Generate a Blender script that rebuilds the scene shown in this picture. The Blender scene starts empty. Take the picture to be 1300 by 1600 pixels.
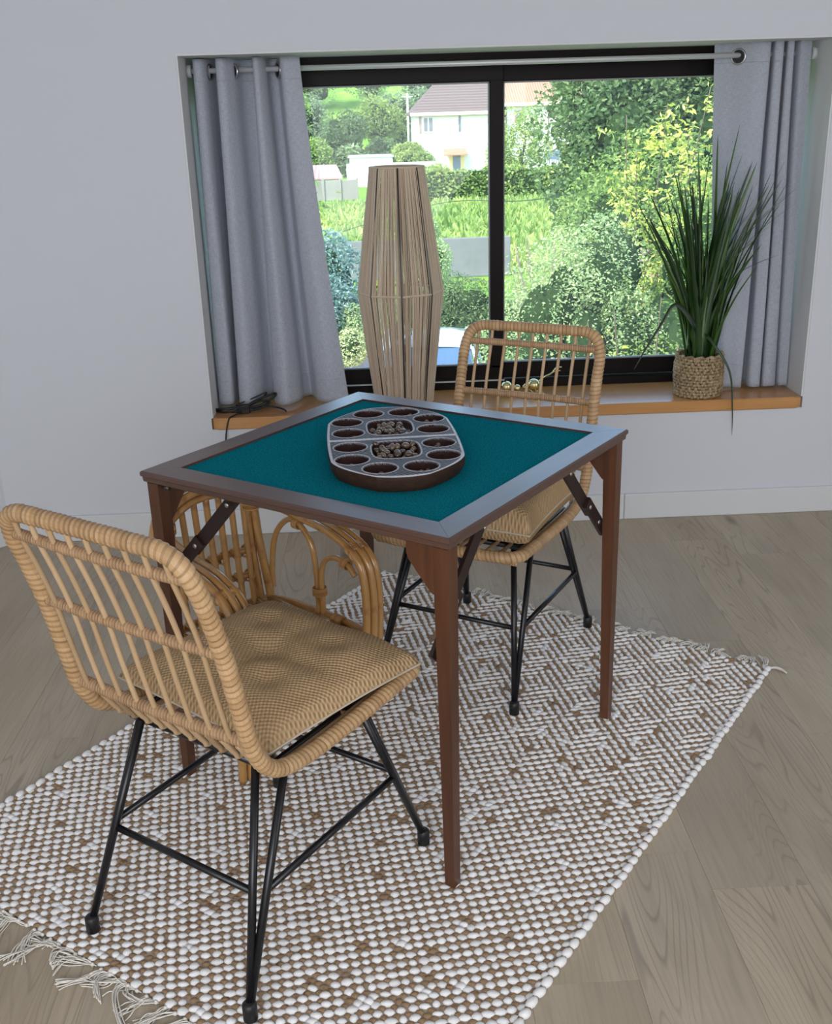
import bpy, math, random
import numpy as np
from mathutils import Matrix, Vector

random.seed(7)
RNG = np.random.default_rng(7)
SC = bpy.context.scene
COL = SC.collection

# ------------------------------------------------------------------ camera
F_PX, PITCH, ROLL, YAW, CAM_H = 1646.863, .3577, -.0307, -.0268, 1.3821
def camera():
    cp, sp = math.cos(PITCH), math.sin(PITCH)
    r = Vector((1, 0, 0)); fw = Vector((0, cp, -sp)); u = Vector((0, sp, cp))
    c, s = math.cos(ROLL), math.sin(ROLL)
    r2 = c*r + s*u; u2 = -s*r + c*u
    Y = Matrix.Rotation(YAW, 3, 'Z')
    r2, u2, fw = Y @ r2, Y @ u2, Y @ fw
    cam = bpy.data.cameras.new('camera'); o = bpy.data.objects.new('camera', cam); COL.objects.link(o)
    m = Matrix((r2, u2, -fw)).transposed().to_4x4(); m.translation = (0, 0, CAM_H)
    o.matrix_world = m
    cam.sensor_fit = 'HORIZONTAL'; cam.sensor_width = 36; cam.lens = F_PX/1300*36
    cam.clip_start = .05; cam.clip_end = 600
    SC.camera = o
camera()

# ------------------------------------------------------------------ light
SC.view_settings.view_transform = 'Standard'; SC.view_settings.look = 'None'
SC.view_settings.gamma = 1; SC.view_settings.use_curve_mapping = False
SC.view_settings.exposure = 0.70
def world():
    w = bpy.data.worlds.new('sky'); SC.world = w; w.use_nodes = True
    nt = w.node_tree; nt.nodes.clear()
    sky = nt.nodes.new('ShaderNodeTexSky'); sky.sky_type = 'NISHITA'; sky.sun_disc = False
    sky.sun_elevation = math.radians(48); sky.sun_rotation = math.radians(215)
    bg = nt.nodes.new('ShaderNodeBackground'); bg.inputs[1].default_value = .50
    out = nt.nodes.new('ShaderNodeOutputWorld')
    nt.links.new(sky.outputs[0], bg.inputs[0]); nt.links.new(bg.outputs[0], out.inputs[0])
world()
def sun():
    l = bpy.data.lights.new('sun', 'SUN'); l.energy = 4.2; l.angle = math.radians(1.0); l.color = (1, .95, .86)
    o = bpy.data.objects.new('sun', l); COL.objects.link(o)
    d = Vector((.62, .52, -.95))          # travels to the right, away from the camera and down
    o.rotation_euler = d.to_track_quat('-Z', 'Y').to_euler()
sun()
def area(name, loc, target, sx, sy, power, color):
    l = bpy.data.lights.new(name, 'AREA'); l.shape = 'RECTANGLE'; l.size = sx; l.size_y = sy
    l.energy = power; l.color = color
    o = bpy.data.objects.new(name, l); COL.objects.link(o); o.location = loc
    o.rotation_euler = (Vector(target)-Vector(loc)).to_track_quat('-Z', 'Y').to_euler()
# added soft fill lights, out of view; the rear and right walls are solid
area('fill_back', (-.3, -2.35, 1.35), (.2, 3, .9), 3.4, 2.0, 74, (.93, .96, 1.0))
area('fill_right', (3.35, .6, 1.35), (0, 1.6, .8), 2.2, 1.8, 16, (.93, .96, 1.0))

# ------------------------------------------------------------------ materials
def mat(name, col=(.5, .5, .5), rough=.6, metal=0, spec=.5, **k):
    m = bpy.data.materials.new(name); m.use_nodes = True
    b = m.node_tree.nodes['Principled BSDF']
    b.inputs['Base Color'].default_value = (*col, 1); b.inputs['Roughness'].default_value = rough
    b.inputs['Metallic'].default_value = metal; b.inputs['Specular IOR Level'].default_value = spec
    for a, v in k.items(): b.inputs[a.replace('_', ' ')].default_value = v
    return m
class N:
    def __init__(s, m): s.m = m; s.t = m.node_tree; s.b = s.t.nodes.get('Principled BSDF')
    def n(s, t, **k):
        x = s.t.nodes.new('ShaderNode'+t)
        for a, v in k.items():
            if a.startswith('i_'):
                key = a[2:]; key = int(key) if key.isdigit() else key.replace('_', ' ')
                x.inputs[key].default_value = v
            else: setattr(x, a, v)
        return x
    def l(s, a, b): s.t.links.new(a, b)
    def coord(s, kind='Object', scale=(1, 1, 1), loc=(0, 0, 0), randomize=False, rot=(0, 0, 0)):
        tc = s.n('TexCoord'); mp = s.n('Mapping'); mp.inputs['Scale'].default_value = scale; mp.inputs['Location'].default_value = loc
        mp.inputs['Rotation'].default_value = rot
        src = tc.outputs[kind]
        if randomize:
            oi = s.n('ObjectInfo'); ad = s.n('VectorMath', operation='MULTIPLY_ADD')
            cx = s.n('CombineXYZ'); 
            for i in range(3): s.l(oi.outputs['Random'], cx.inputs[i])
            ad.inputs[1].default_value = (37.1, 11.7, 5.3)
            s.l(cx.outputs[0], ad.inputs[0]); s.l(src, ad.inputs[2]); src = ad.outputs[0]
        s.l(src, mp.inputs[0]); return mp.outputs[0]
    def noise(s, vec, scale=5, detail=4, rough=.55, dist=0):
        x = s.n('TexNoise'); x.inputs['Scale'].default_value = scale; x.inputs['Detail'].default_value = detail
        x.inputs['Roughness'].default_value = rough; x.inputs['Distortion'].default_value = dist
        s.l(vec, x.inputs['Vector']); return x.outputs[0]
    def ramp(s, fac, stops):
        r = s.n('ValToRGB'); e = r.color_ramp.elements
        while len(e) < len(stops): e.new(.5)
        for i, (p, c) in enumerate(stops): e[i].position = p; e[i].color = (*c, 1) if len(c) == 3 else c
        s.l(fac, r.inputs[0]); return r.outputs[0]
    def mix(s, fac, a, b, mode='MIX'):
        x = s.n('Mix', data_type='RGBA', blend_type=mode)
        for v, i in ((fac, 0), (a, 6), (b, 7)):
            if isinstance(v, (int, float)): x.inputs[i].default_value = v
            elif isinstance(v, tuple): x.inputs[i].default_value = (*v, 1)
            else: s.l(v, x.inputs[i])
        return x.outputs[2]
    def math(s, op, a, b=0, c=0):
        x = s.n('Math', operation=op)
        for i, v in enumerate((a, b, c)):
            if isinstance(v, (int, float)): x.inputs[i].default_value = v
            else: s.l(v, x.inputs[i])
        return x.outputs[0]
    def bump(s, h, strength=.3, dist=.002):
        x = s.n('Bump'); x.inputs['Strength'].default_value = strength; x.inputs['Distance'].default_value = dist
        s.l(h, x.inputs['Height']); s.l(x.outputs[0], s.b.inputs['Normal'])
    def base(s, c): s.l(c, s.b.inputs['Base Color'])
    def attr(s, name='var'):
        x = s.n('Attribute', attribute_name=name); return x.outputs['Fac']

def m_wood(name, c1, c2, c3, rough=.45, gscale=1.0, axis=0, spec=.4, rand=True, coat=0):
    m = mat(name, c1, rough, spec=spec); n = N(m)
    sc = [60*gscale]*3; sc[axis] = 4*gscale
    v = n.coord('Object', tuple(sc), randomize=rand)
    a = n.noise(v, 1, 5, .6, .6)
    sc2 = [9*gscale]*3; sc2[axis] = 1.2*gscale
    b = n.noise(n.coord('Object', tuple(sc2), randomize=rand), 1, 3, .5, 1.2)
    c = n.mix(n.ramp(a, [(.3, (0, 0, 0)), (.7, (1, 1, 1))]), c1, c2)
    c = n.mix(n.math('MULTIPLY', n.ramp(b, [(.35, (0, 0, 0)), (.75, (1, 1, 1))]), .6), c, c3)
    n.base(c); n.bump(a, .12, .001)
    if coat: b_ = m.node_tree.nodes['Principled BSDF']; b_.inputs['Coat Weight'].default_value = coat; b_.inputs['Coat Roughness'].default_value = .28
    return m

M = {}
def build_materials():
    # wall paint
    m = mat('wall_paint', (.63, .645, .69), .85, spec=.2); n = N(m)
    a = n.noise(n.coord('Object', (1, 1, 1)), 90, 3); n.bump(a, .04, .001); M['wall'] = m
    M['reveal'] = mat('reveal_paint', (.68, .69, .70), .8, spec=.2)
    M['ceiling'] = mat('ceiling_paint', (.75, .75, .76), .9)
    m = mat('baseboard_paint', (.66, .665, .67), .5, spec=.3); M['base'] = m
    M['subfloor'] = mat('subfloor', (.20, .165, .125), .8)
    # floor plank: greyed oak, grain along local y
    m = mat('oak_plank', (.3, .26, .21), .42, spec=.35); n = N(m)
    ob = n.coord('Object', (1, 1, 1), randomize=True)
    warp = n.noise(n.coord('Object', (5, 1.1, 1), randomize=True), 1, 3, .5, .5)
    fine = n.noise(n.coord('Object', (150, 5, 1), randomize=True), 1, 4, .65, .3)
    # flame figure: rings of a stretched, warped noise
    big = n.noise(n.coord('Object', (5.5, .55, 1), randomize=True), 1, 2, .5, .35)
    rings = n.math('FRACT', n.math('MULTIPLY', big, 34))
    rl = n.ramp(rings, [(0, (1, 1, 1)), (.12, (0, 0, 0)), (.8, (0, 0, 0)), (1, (1, 1, 1))])
    c = n.mix(n.ramp(warp, [(.3, (0, 0, 0)), (.7, (1, 1, 1))]), (.40, .335, .248), (.525, .45, .345))
    c = n.mix(n.math('MULTIPLY', n.ramp(fine, [(.42, (0, 0, 0)), (.75, (1, 1, 1))]), .38), c, (.29, .235, .18))
    fg = n.ramp(n.noise(n.coord('Object', (2.2, .8, 1), randomize=True), 1, 2), [(.46, (0, 0, 0)), (.62, (1, 1, 1))]); c = n.mix(n.math('MULTIPLY', n.math('MULTIPLY', rl, fg), .50), c, (.20, .165, .13))
    oi = n.n('ObjectInfo')
    tone = n.ramp(oi.outputs['Random'], [(0, (.92, .915, .91)), (.5, (1, 1, 1)), (1, (1.0, .975, .94))])
    c = n.mix(1.0, c, tone, 'MULTIPLY')
    # knots
    vo = n.n('TexVoronoi'); vo.inputs['Scale'].default_value = 1; vo.inputs['Randomness'].default_value = 1
    kv = n.coord('Object', (7, 2.3, .01), randomize=True); n.l(kv, vo.inputs['Vector'])
    gate = n.math('GREATER_THAN', n.n('SeparateColor').outputs[0], .5)
    sepn = n.n('SeparateColor'); n.l(vo.outputs['Color'], sepn.inputs[0])
    gate = n.math('GREATER_THAN', sepn.outputs[0], .62)
    k = n.ramp(vo.outputs['Distance'], [(.0, (1, 1, 1)), (.05, (.9, .9, .9)), (.16, (.22, .22, .22)), (.38, (0, 0, 0))])
    c = n.mix(n.math('MULTIPLY', n.math('MULTIPLY', k, gate), .75), c, (.075, .058, .045))
    n.base(c); n.bump(fine, .08, .001)
    n.l(n.math('MULTIPLY_ADD', fine, .2, .32), n.b.inputs['Roughness']); M['plank'] = m
    # table woods
    M['mahog'] = m_wood('mahogany_stain', (.085, .026, .012), (.15, .053, .022), (.05, .015, .009), .33, 1.0, 0, .5, coat=.25)
    M['mahog_top'] = m_wood('mahogany_frame_top', (.070, .028, .018), (.115, .050, .032), (.048, .018, .012), .42, 1.0, 0, .95, coat=.45)
    M['strut'] = m_wood('dark_stained_bar', (.022, .012, .010), (.040, .021, .017), (.014, .008, .007), .4, 1.0, 0)
    # felt
    m = mat('green_felt', (.006, .125, .11), 1.0, spec=.0); n = N(m)
    a = n.noise(n.coord('Object'), 330, 4, .7); b = n.noise(n.coord('Object'), 12, 3)
    c = n.mix(n.ramp(a, [(.42, (0, 0, 0)), (.60, (1, 1, 1))]), (.002, .125, .175), (.012, .255, .315))
    c = n.mix(n.math('MULTIPLY', b, .25), c, (.004, .18, .235)); n.base(c); n.bump(a, .8, .003)
    M['felt'] = m
    M['steel'] = mat('steel', (.55, .55, .56), .3, 1)
    M['steel_dark'] = mat('dark_steel', (.10, .10, .10), .4, .8)
    M['brass'] = mat('pale_brass', (.72, .64, .33), .18, 1)
    M['black'] = mat('black_powder_coat', (.006, .006, .008), .32, spec=.5)
    M['rubber'] = mat('black_plastic', (.008, .008, .009), .45)
    # rattan wraps
    def rattan(nm, a_, b_, c_, rough, lines=0):
        m = mat(nm, a_, rough, spec=.4); n = N(m)
        v = n.attr('var'); uv = n.coord('UV', (25, 300, 1))
        g = n.noise(uv, 1, 3, .6)
        c = n.ramp(v, [(0, tuple(.52*q for q in a_)), (.14, a_), (1, b_)]); c = n.mix(n.ramp(g, [(.45, (0, 0, 0)), (.8, (.6, .6, .6))]), c, c_)
        n.base(c); n.bump(g, .1, .0005); return m
    M['wrap'] = rattan('rattan_peel_wrap', (.46, .28, .135), (.60, .395, .215), (.34, .19, .085), .42)
    M['wrap2'] = rattan('rattan_crossbar_wrap', (.42, .255, .135), (.54, .35, .20), (.30, .17, .08), .5)
    M['cane'] = rattan('rattan_core_rod', (.47, .315, .175), (.56, .385, .225), (.40, .255, .13), .45)
    m = mat('glossy_whole_cane', (.5, .28, .1), .22, spec=.6, Coat_Weight=.5, Coat_Roughness=.12); n = N(m)
    g = n.noise(n.coord('UV', (9, 60, 1)), 1, 4, .6, .5); g2 = n.noise(n.coord('UV', (3, 3, 1)), 6, 2)
    c = n.mix(n.ramp(g, [(.3, (0, 0, 0)), (.75, (1, 1, 1))]), (.52, .29, .095), (.40, .19, .055))
    c = n.mix(n.ramp(g2, [(.55, (0, 0, 0)), (.7, (.7, .7, .7))]), c, (.22, .085, .028)); n.base(c); M['gloss_cane'] = m
    M['bind'] = rattan('cane_binding', (.44, .22, .07), (.58, .33, .12), (.28, .12, .04), .35)
    # cushion burlap
    m = mat('burlap', (.38, .26, .14), .95, spec=.08); n = N(m)
    uv = n.coord('UV', (1, 1, 1), rot=(0, 0, math.radians(8))); sx = n.n('SeparateXYZ'); n.l(uv, sx.inputs[0])
    k = 2*math.pi*104
    a = n.math('SINE', n.math('MULTIPLY', sx.outputs[0], k)); b = n.math('SINE', n.math('MULTIPLY', sx.outputs[1], k))
    h = n.math('MULTIPLY', a, b); h1 = n.math('MULTIPLY_ADD', h, .5, .5)
    jit = n.noise(n.coord('UV'), 75, 3, .6)
    c = n.mix(h1, (.33, .205, .10), (.70, .50, .295))
    c = n.mix(n.math('MULTIPLY', jit, .55), c, (.36, .24, .125)); n.base(c); n.bump(h1, .8, .003); M['burlap'] = m
    M['piping'] = mat('cushion_piping', (.55, .47, .36), .8)
    # curtain
    m = mat('grey_linen', (.32, .33, .37), .85, spec=.15, Sheen_Weight=.2); n = N(m)
    a = n.noise(n.coord('UV', (700, 60, 1)), 1, 3); b = n.noise(n.coord('UV', (60, 700, 1)), 1, 3)
    w = n.math('ADD', n.math('MULTIPLY', a, .5), n.math('MULTIPLY', b, .5))
    n.base(n.ramp(w, [(.38, (.40, .425, .49)), (.62, (.61, .635, .71))])); n.bump(w, .25, .001)
    tr = n.n('BsdfTranslucent'); tr.inputs[0].default_value = (.42, .44, .5, 1)
    mx = n.n('MixShader'); mx.inputs[0].default_value = .2
    out = n.t.nodes['Material Output']; n.l(n.b.outputs[0], mx.inputs[1]); n.l(tr.outputs[0], mx.inputs[2]); n.l(mx.outputs[0], out.inputs[0])
    M['curtain'] = m
    M['rod'] = mat('brushed_rod', (.62, .62, .64), .45, .35)
    M['frame'] = mat('bronze_frame', (.008, .005, .0045), .5, spec=.16)
    M['frame_line'] = mat('pale_track', (.6, .6, .6), .5)
    M['gasket'] = mat('grey_gasket', (.25, .27, .28), .5)
    M['sill'] = m_wood('oiled_oak_sill', (.50, .235, .075), (.60, .31, .11), (.40, .17, .05), .28, .8, 0, .5, coat=.3)
    # glass
    m = bpy.data.materials.new('window_glass'); m.use_nodes = True; n = N(m); n.t.nodes.remove(n.b)
    t = n.n('BsdfTransparent'); t.inputs[0].default_value = (.95, .98, .965, 1)
    g = n.n('BsdfGlossy'); g.inputs['Roughness'].default_value = .01
    fr = n.n('Fresnel'); fr.inputs[0].default_value = 1.5
    mx = n.n('MixShader'); n.l(n.math('MULTIPLY', fr.outputs[0], .35), mx.inputs[0]); n.l(t.outputs[0], mx.inputs[1]); n.l(g.outputs[0], mx.inputs[2])
    d = n.n('BsdfDiffuse'); d.inputs[0].default_value = (.8, .85, .9, 1)
    tl = n.n('BsdfTranslucent'); tl.inputs[0].default_value = (.8, .88, .9, 1)
    ms = n.n('MixShader'); ms.inputs[0].default_value = .5; n.l(d.outputs[0], ms.inputs[1]); n.l(tl.outputs[0], ms.inputs[2])
    dust = n.noise(n.coord('Object', (1, 1, 1)), 2.5, 5, .6)
    m2 = n.n('MixShader'); n.l(n.ramp(dust, [(.3, (.012, .012, .012)), (.75, (.045, .045, .045))]), m2.inputs[0])
    n.l(mx.outputs[0], m2.inputs[1]); n.l(ms.outputs[0], m2.inputs[2]); n.l(m2.outputs[0], n.t.nodes['Material Output'].inputs[0]); M['glass'] = m
    # lamp
    m = mat('jute_string', (.47, .36, .25), .9, spec=.1); n = N(m)
    g = n.noise(n.coord('UV', (500, 200, 1)), 1, 3); v = n.attr('var')
    c = n.mix(v, (.56, .43, .32), (.78, .66, .52)); c = n.mix(n.math('MULTIPLY', g, .4), c, (.42, .31, .21)); n.base(c); n.bump(g, .4, .001); M['jute'] = m
    M['bulb'] = mat('clear_bulb', (.9, .9, .9), .06, spec=.6, Transmission_Weight=.75)
    # rug
    m = mat('cotton_rag', (.70, .68, .675), .9, spec=.1, Sheen_Weight=.2); n = N(m)
    g = n.noise(n.coord('Object', (1, 1, 1)), 600, 2); n.base(n.mix(g, (.80, .785, .78), (.93, .92, .91))); n.bump(g, .3, .001); M['cotton'] = m
    m = mat('jute_knot', (.3, .19, .1), .95, spec=.08); n = N(m)
    g = n.noise(n.coord('Object', (1, 1, 1)), 700, 3); b = n.noise(n.coord('Object'), 60, 2)
    c = n.mix(n.ramp(g, [(.3, (0, 0, 0)), (.7, (1, 1, 1))]), (.25, .155, .085), (.46, .32, .20))
    c = n.mix(n.ramp(b, [(.60, (0, 0, 0)), (.72, (.75, .75, .75))]), c, (.17, .075, .03)); n.base(c); n.bump(g, .6, .002); M['jknot'] = m
    M['rugbase'] = mat('rug_warp', (.40, .34, .28), .95)
    M['fringe'] = mat('fringe_thread', (.78, .74, .67), .95)
    # game board
    m = mat('carved_board', (.05, .018, .012), .5, spec=.18); n = N(m)
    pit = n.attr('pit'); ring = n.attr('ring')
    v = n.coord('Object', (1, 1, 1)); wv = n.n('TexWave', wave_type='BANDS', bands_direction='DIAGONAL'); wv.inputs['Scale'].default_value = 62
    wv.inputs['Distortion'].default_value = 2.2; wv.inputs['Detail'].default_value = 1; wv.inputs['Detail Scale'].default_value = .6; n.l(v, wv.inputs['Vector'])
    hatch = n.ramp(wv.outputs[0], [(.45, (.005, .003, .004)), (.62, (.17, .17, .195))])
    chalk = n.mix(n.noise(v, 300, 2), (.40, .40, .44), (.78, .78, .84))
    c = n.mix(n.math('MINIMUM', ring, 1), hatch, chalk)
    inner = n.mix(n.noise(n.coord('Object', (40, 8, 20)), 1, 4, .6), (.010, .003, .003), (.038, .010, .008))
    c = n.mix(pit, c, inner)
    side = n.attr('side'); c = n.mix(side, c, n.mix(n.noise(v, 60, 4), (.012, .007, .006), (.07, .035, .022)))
    n.base(c); M['board'] = m
    m = mat('seed', (.16, .10, .06), .2, spec=.7, Coat_Weight=.6); n = N(m)
    oi = n.n('ObjectInfo'); g = n.noise(n.coord('Object', (1, 1, 1), randomize=True), 140, 3)
    c = n.ramp(oi.outputs['Random'], [(0, (.045, .026, .016)), (.5, (.10, .062, .038)), (1, (.19, .13, .085))])
    n.base(n.mix(n.math('MULTIPLY', g, .5), c, (.07, .04, .03))); M['seed'] = m
    # potted grass
    m = mat('grass_blade', (.03, .09, .015), .38, spec=.5); n = N(m)
    oi = n.n('ObjectInfo'); c = n.ramp(oi.outputs['Random'], [(0, (.010, .026, .008)), (.35, (.020, .060, .010)), (.7, (.045, .125, .012)), (1, (.085, .175, .018))])
    uv = n.coord('UV', (1, 1, 1)); sx = n.n('SeparateXYZ'); n.l(uv, sx.inputs[0])
    g = n.noise(n.coord('UV', (60, 2, 1)), 1, 3); n.base(n.mix(n.math('MULTIPLY', g, .6), c, (.012, .035, .008))); M['blade'] = m
    m = mat('seagrass_rope', (.36, .27, .15), .75, spec=.25); n = N(m)
    v = n.attr('var'); g = n.noise(n.coord('UV', (200, 30, 1)), 1, 3)
    c = n.mix(v, (.235, .165, .085), (.55, .43, .265)); n.base(n.mix(n.math('MULTIPLY', g, .5), c, (.20, .13, .07))); n.bump(g, .3, .001); M['seagrass'] = m
    M['soil'] = mat('dark_filler', (.02, .016, .012), .9)
    # outdoors
    m = mat('meadow', (.10, .26, .03), .95, spec=.05); n = N(m)
    a = n.noise(n.coord('Object', (1, 1, 1)), .35, 5, .6); b = n.noise(n.coord('Object', (1, 1, 1)), 9, 4, .7)
    c = n.ramp(a, [(.35, (.13, .27, .035)), (.5, (.20, .38, .05)), (.66, (.33, .44, .08))])
    n.base(n.mix(n.math('MULTIPLY', b, .45), c, (.07, .16, .025))); n.bump(b, 1, .1); M['meadow'] = m
    m = mat('red_paving', (.42, .24, .17), .8); n = N(m)
    br = n.n('TexBrick'); br.inputs['Scale'].default_value = 4; br.inputs['Color1'].default_value = (.48, .28, .19, 1); br.inputs['Color2'].default_value = (.40, .22, .16, 1)
    br.inputs['Mortar'].default_value = (.3, .27, .24, 1); n.l(n.coord(), br.inputs['Vector']); n.base(br.outputs[0]); M['paving'] = m
    def conc(nm, c1, c2):
        m = mat(nm, c1, .9, spec=.1); n = N(m); a = n.noise(n.coord(), 1.2, 6, .65); n.base(n.mix(a, c1, c2)); return m
    M['concrete'] = conc('garden_concrete', (.13, .13, .135), (.25, .25, .255))
    M['block'] = conc('concrete_block', (.17, .16, .14), (.30, .285, .26))
    M['gravel'] = conc('grey_gravel', (.28, .27, .25), (.4, .39, .37))
    M['render'] = conc('white_render', (.60, .575, .53), (.68, .66, .62))
    M['fascia'] = mat('cream_fascia', (.72, .64, .50), .6)
    def roof(nm, a_, b_, sc, ax='X'):
        m = mat(nm, a_, .85, spec=.1); n = N(m); w = n.n('TexWave', bands_direction=ax); w.inputs['Scale'].default_value = sc; w.inputs['Distortion'].default_value = .6
        n.l(n.coord(), w.inputs['Vector']); g = n.noise(n.coord(), 3, 5, .7)
        c = n.mix(w.outputs[0], a_, b_); n.base(n.mix(n.math('MULTIPLY', g, .5), c, a_)); return m
    M['roof_brown'] = roof('brown_tiles', (.105, .075, .067), (.17, .13, .12), 1.6, 'Z')
    M['roof_orange'] = roof('orange_tiles', (.28, .155, .10), (.42, .27, .18), 1.6)
    M['roof_pink'] = roof('pink_tiles', (.34, .20, .18), (.42, .27, .25), 1.2)
    M['terracotta'] = mat('terracotta', (.46, .17, .10), .8)
    M['pane_dark'] = mat('dark_pane', (.12, .14, .17), .15, spec=.6)
    M['garage'] = mat('blue_grey_door', (.12, .16, .23), .5)
    M['shutter'] = mat('brown_shutter', (.28, .19, .16), .7)
    M['ochre'] = mat('ochre_surround', (.75, .52, .24), .8)
    M['metal_grey'] = mat('galvanised', (.5, .52, .54), .45, .6)
    M['bark'] = conc('bark', (.10, .075, .05), (.20, .155, .115))
    M['deadwood'] = conc('grey_dead_wood', (.20, .15, .125), (.34, .27, .23))
    M['carpaint'] = mat('silver_paint', (.58, .61, .66), .22, .35, Coat_Weight=.8, Coat_Roughness=.05)
    M['carglass'] = mat('sky_blue_car_glass', (.07, .13, .22), .05, spec=.9)  # blue base colour stands in for the sky mirrored in the glass
    M['carblack'] = mat('car_trim', (.02, .02, .022), .5)
    M['headlight'] = mat('lamp_lens', (.8, .82, .85), .08, .5)
    M['shade_core'] = mat('shade_core', (.028, .050, .018), 1.0, spec=0)  # dark colour stands for shade deep in foliage, on hulls that block see-through
    M['cable'] = mat('black_cable', (.006, .006, .007), .4)
    M['plugbox'] = mat('black_adapter', (.012, .012, .014), .3)
def m_leaf(name, cols, trans=.35):
    m = mat(name, cols[1], .5, spec=.35); n = N(m)
    v = n.attr('var'); k = len(cols)
    c = n.ramp(v, [(i/(k-1), cc) for i, cc in enumerate(cols)]); n.base(c)
    tr = n.n('BsdfTranslucent'); n.l(c, tr.inputs[0]); mx = n.n('MixShader'); mx.inputs[0].default_value = trans
    out = n.t.nodes['Material Output']; n.l(n.b.outputs[0], mx.inputs[1]); n.l(tr.outputs[0], mx.inputs[2]); n.l(mx.outputs[0], out.inputs[0])
    return m
build_materials()
LEAF = dict(
    dark=m_leaf('leaf_dark', [(.045, .08, .035), (.09, .155, .06), (.165, .255, .09), (.30, .39, .15)]),
    yellow=m_leaf('leaf_yellow', [(.30, .42, .07), (.48, .56, .10), (.66, .66, .16), (.80, .70, .30)]),
    mid=m_leaf('leaf_mid', [(.10, .175, .04), (.20, .315, .07), (.335, .43, .11), (.56, .57, .19)]),
    pale=m_leaf('leaf_variegated', [(.17, .30, .12), (.33, .46, .20), (.55, .62, .30), (.72, .70, .42)]),
    blue=m_leaf('leaf_blue_green', [(.10, .20, .17), (.20, .33, .29), (.33, .46, .42), (.46, .58, .52)]),
    far=m_leaf('leaf_far', [(.10, .17, .09), (.19, .28, .13), (.32, .41, .19), (.44, .50, .27)]),
    pink=m_leaf('petal_pink', [(.75, .30, .50), (.85, .45, .62), (.9, .6, .72)]))

# ------------------------------------------------------------------ helpers
def tag(o, label=None, cat=None, group=None, kind=None):
    if label: o['label'] = label
    if cat: o['category'] = cat
    if group: o['group'] = group
    if kind: o['kind'] = kind
    return o
def link(name, me, parent=None, loc=(0, 0, 0), rot=(0, 0, 0), scale=None):
    o = bpy.data.objects.new(name, me); COL.objects.link(o)
    if parent: o.parent = parent
    o.location = loc; o.rotation_euler = rot
    if scale: o.scale = scale
    return o
def empty(name, loc=(0, 0, 0), rz=0): 
    o = link(name, None, None, loc, (0, 0, rz)); o.empty_display_size = .1; return o
def copy_tree(o, parent=None):
    c = o.copy(); COL.objects.link(c)
    if parent: c.parent = parent
    for ch in list(o.children): copy_tree(ch, c)
    return c

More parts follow.
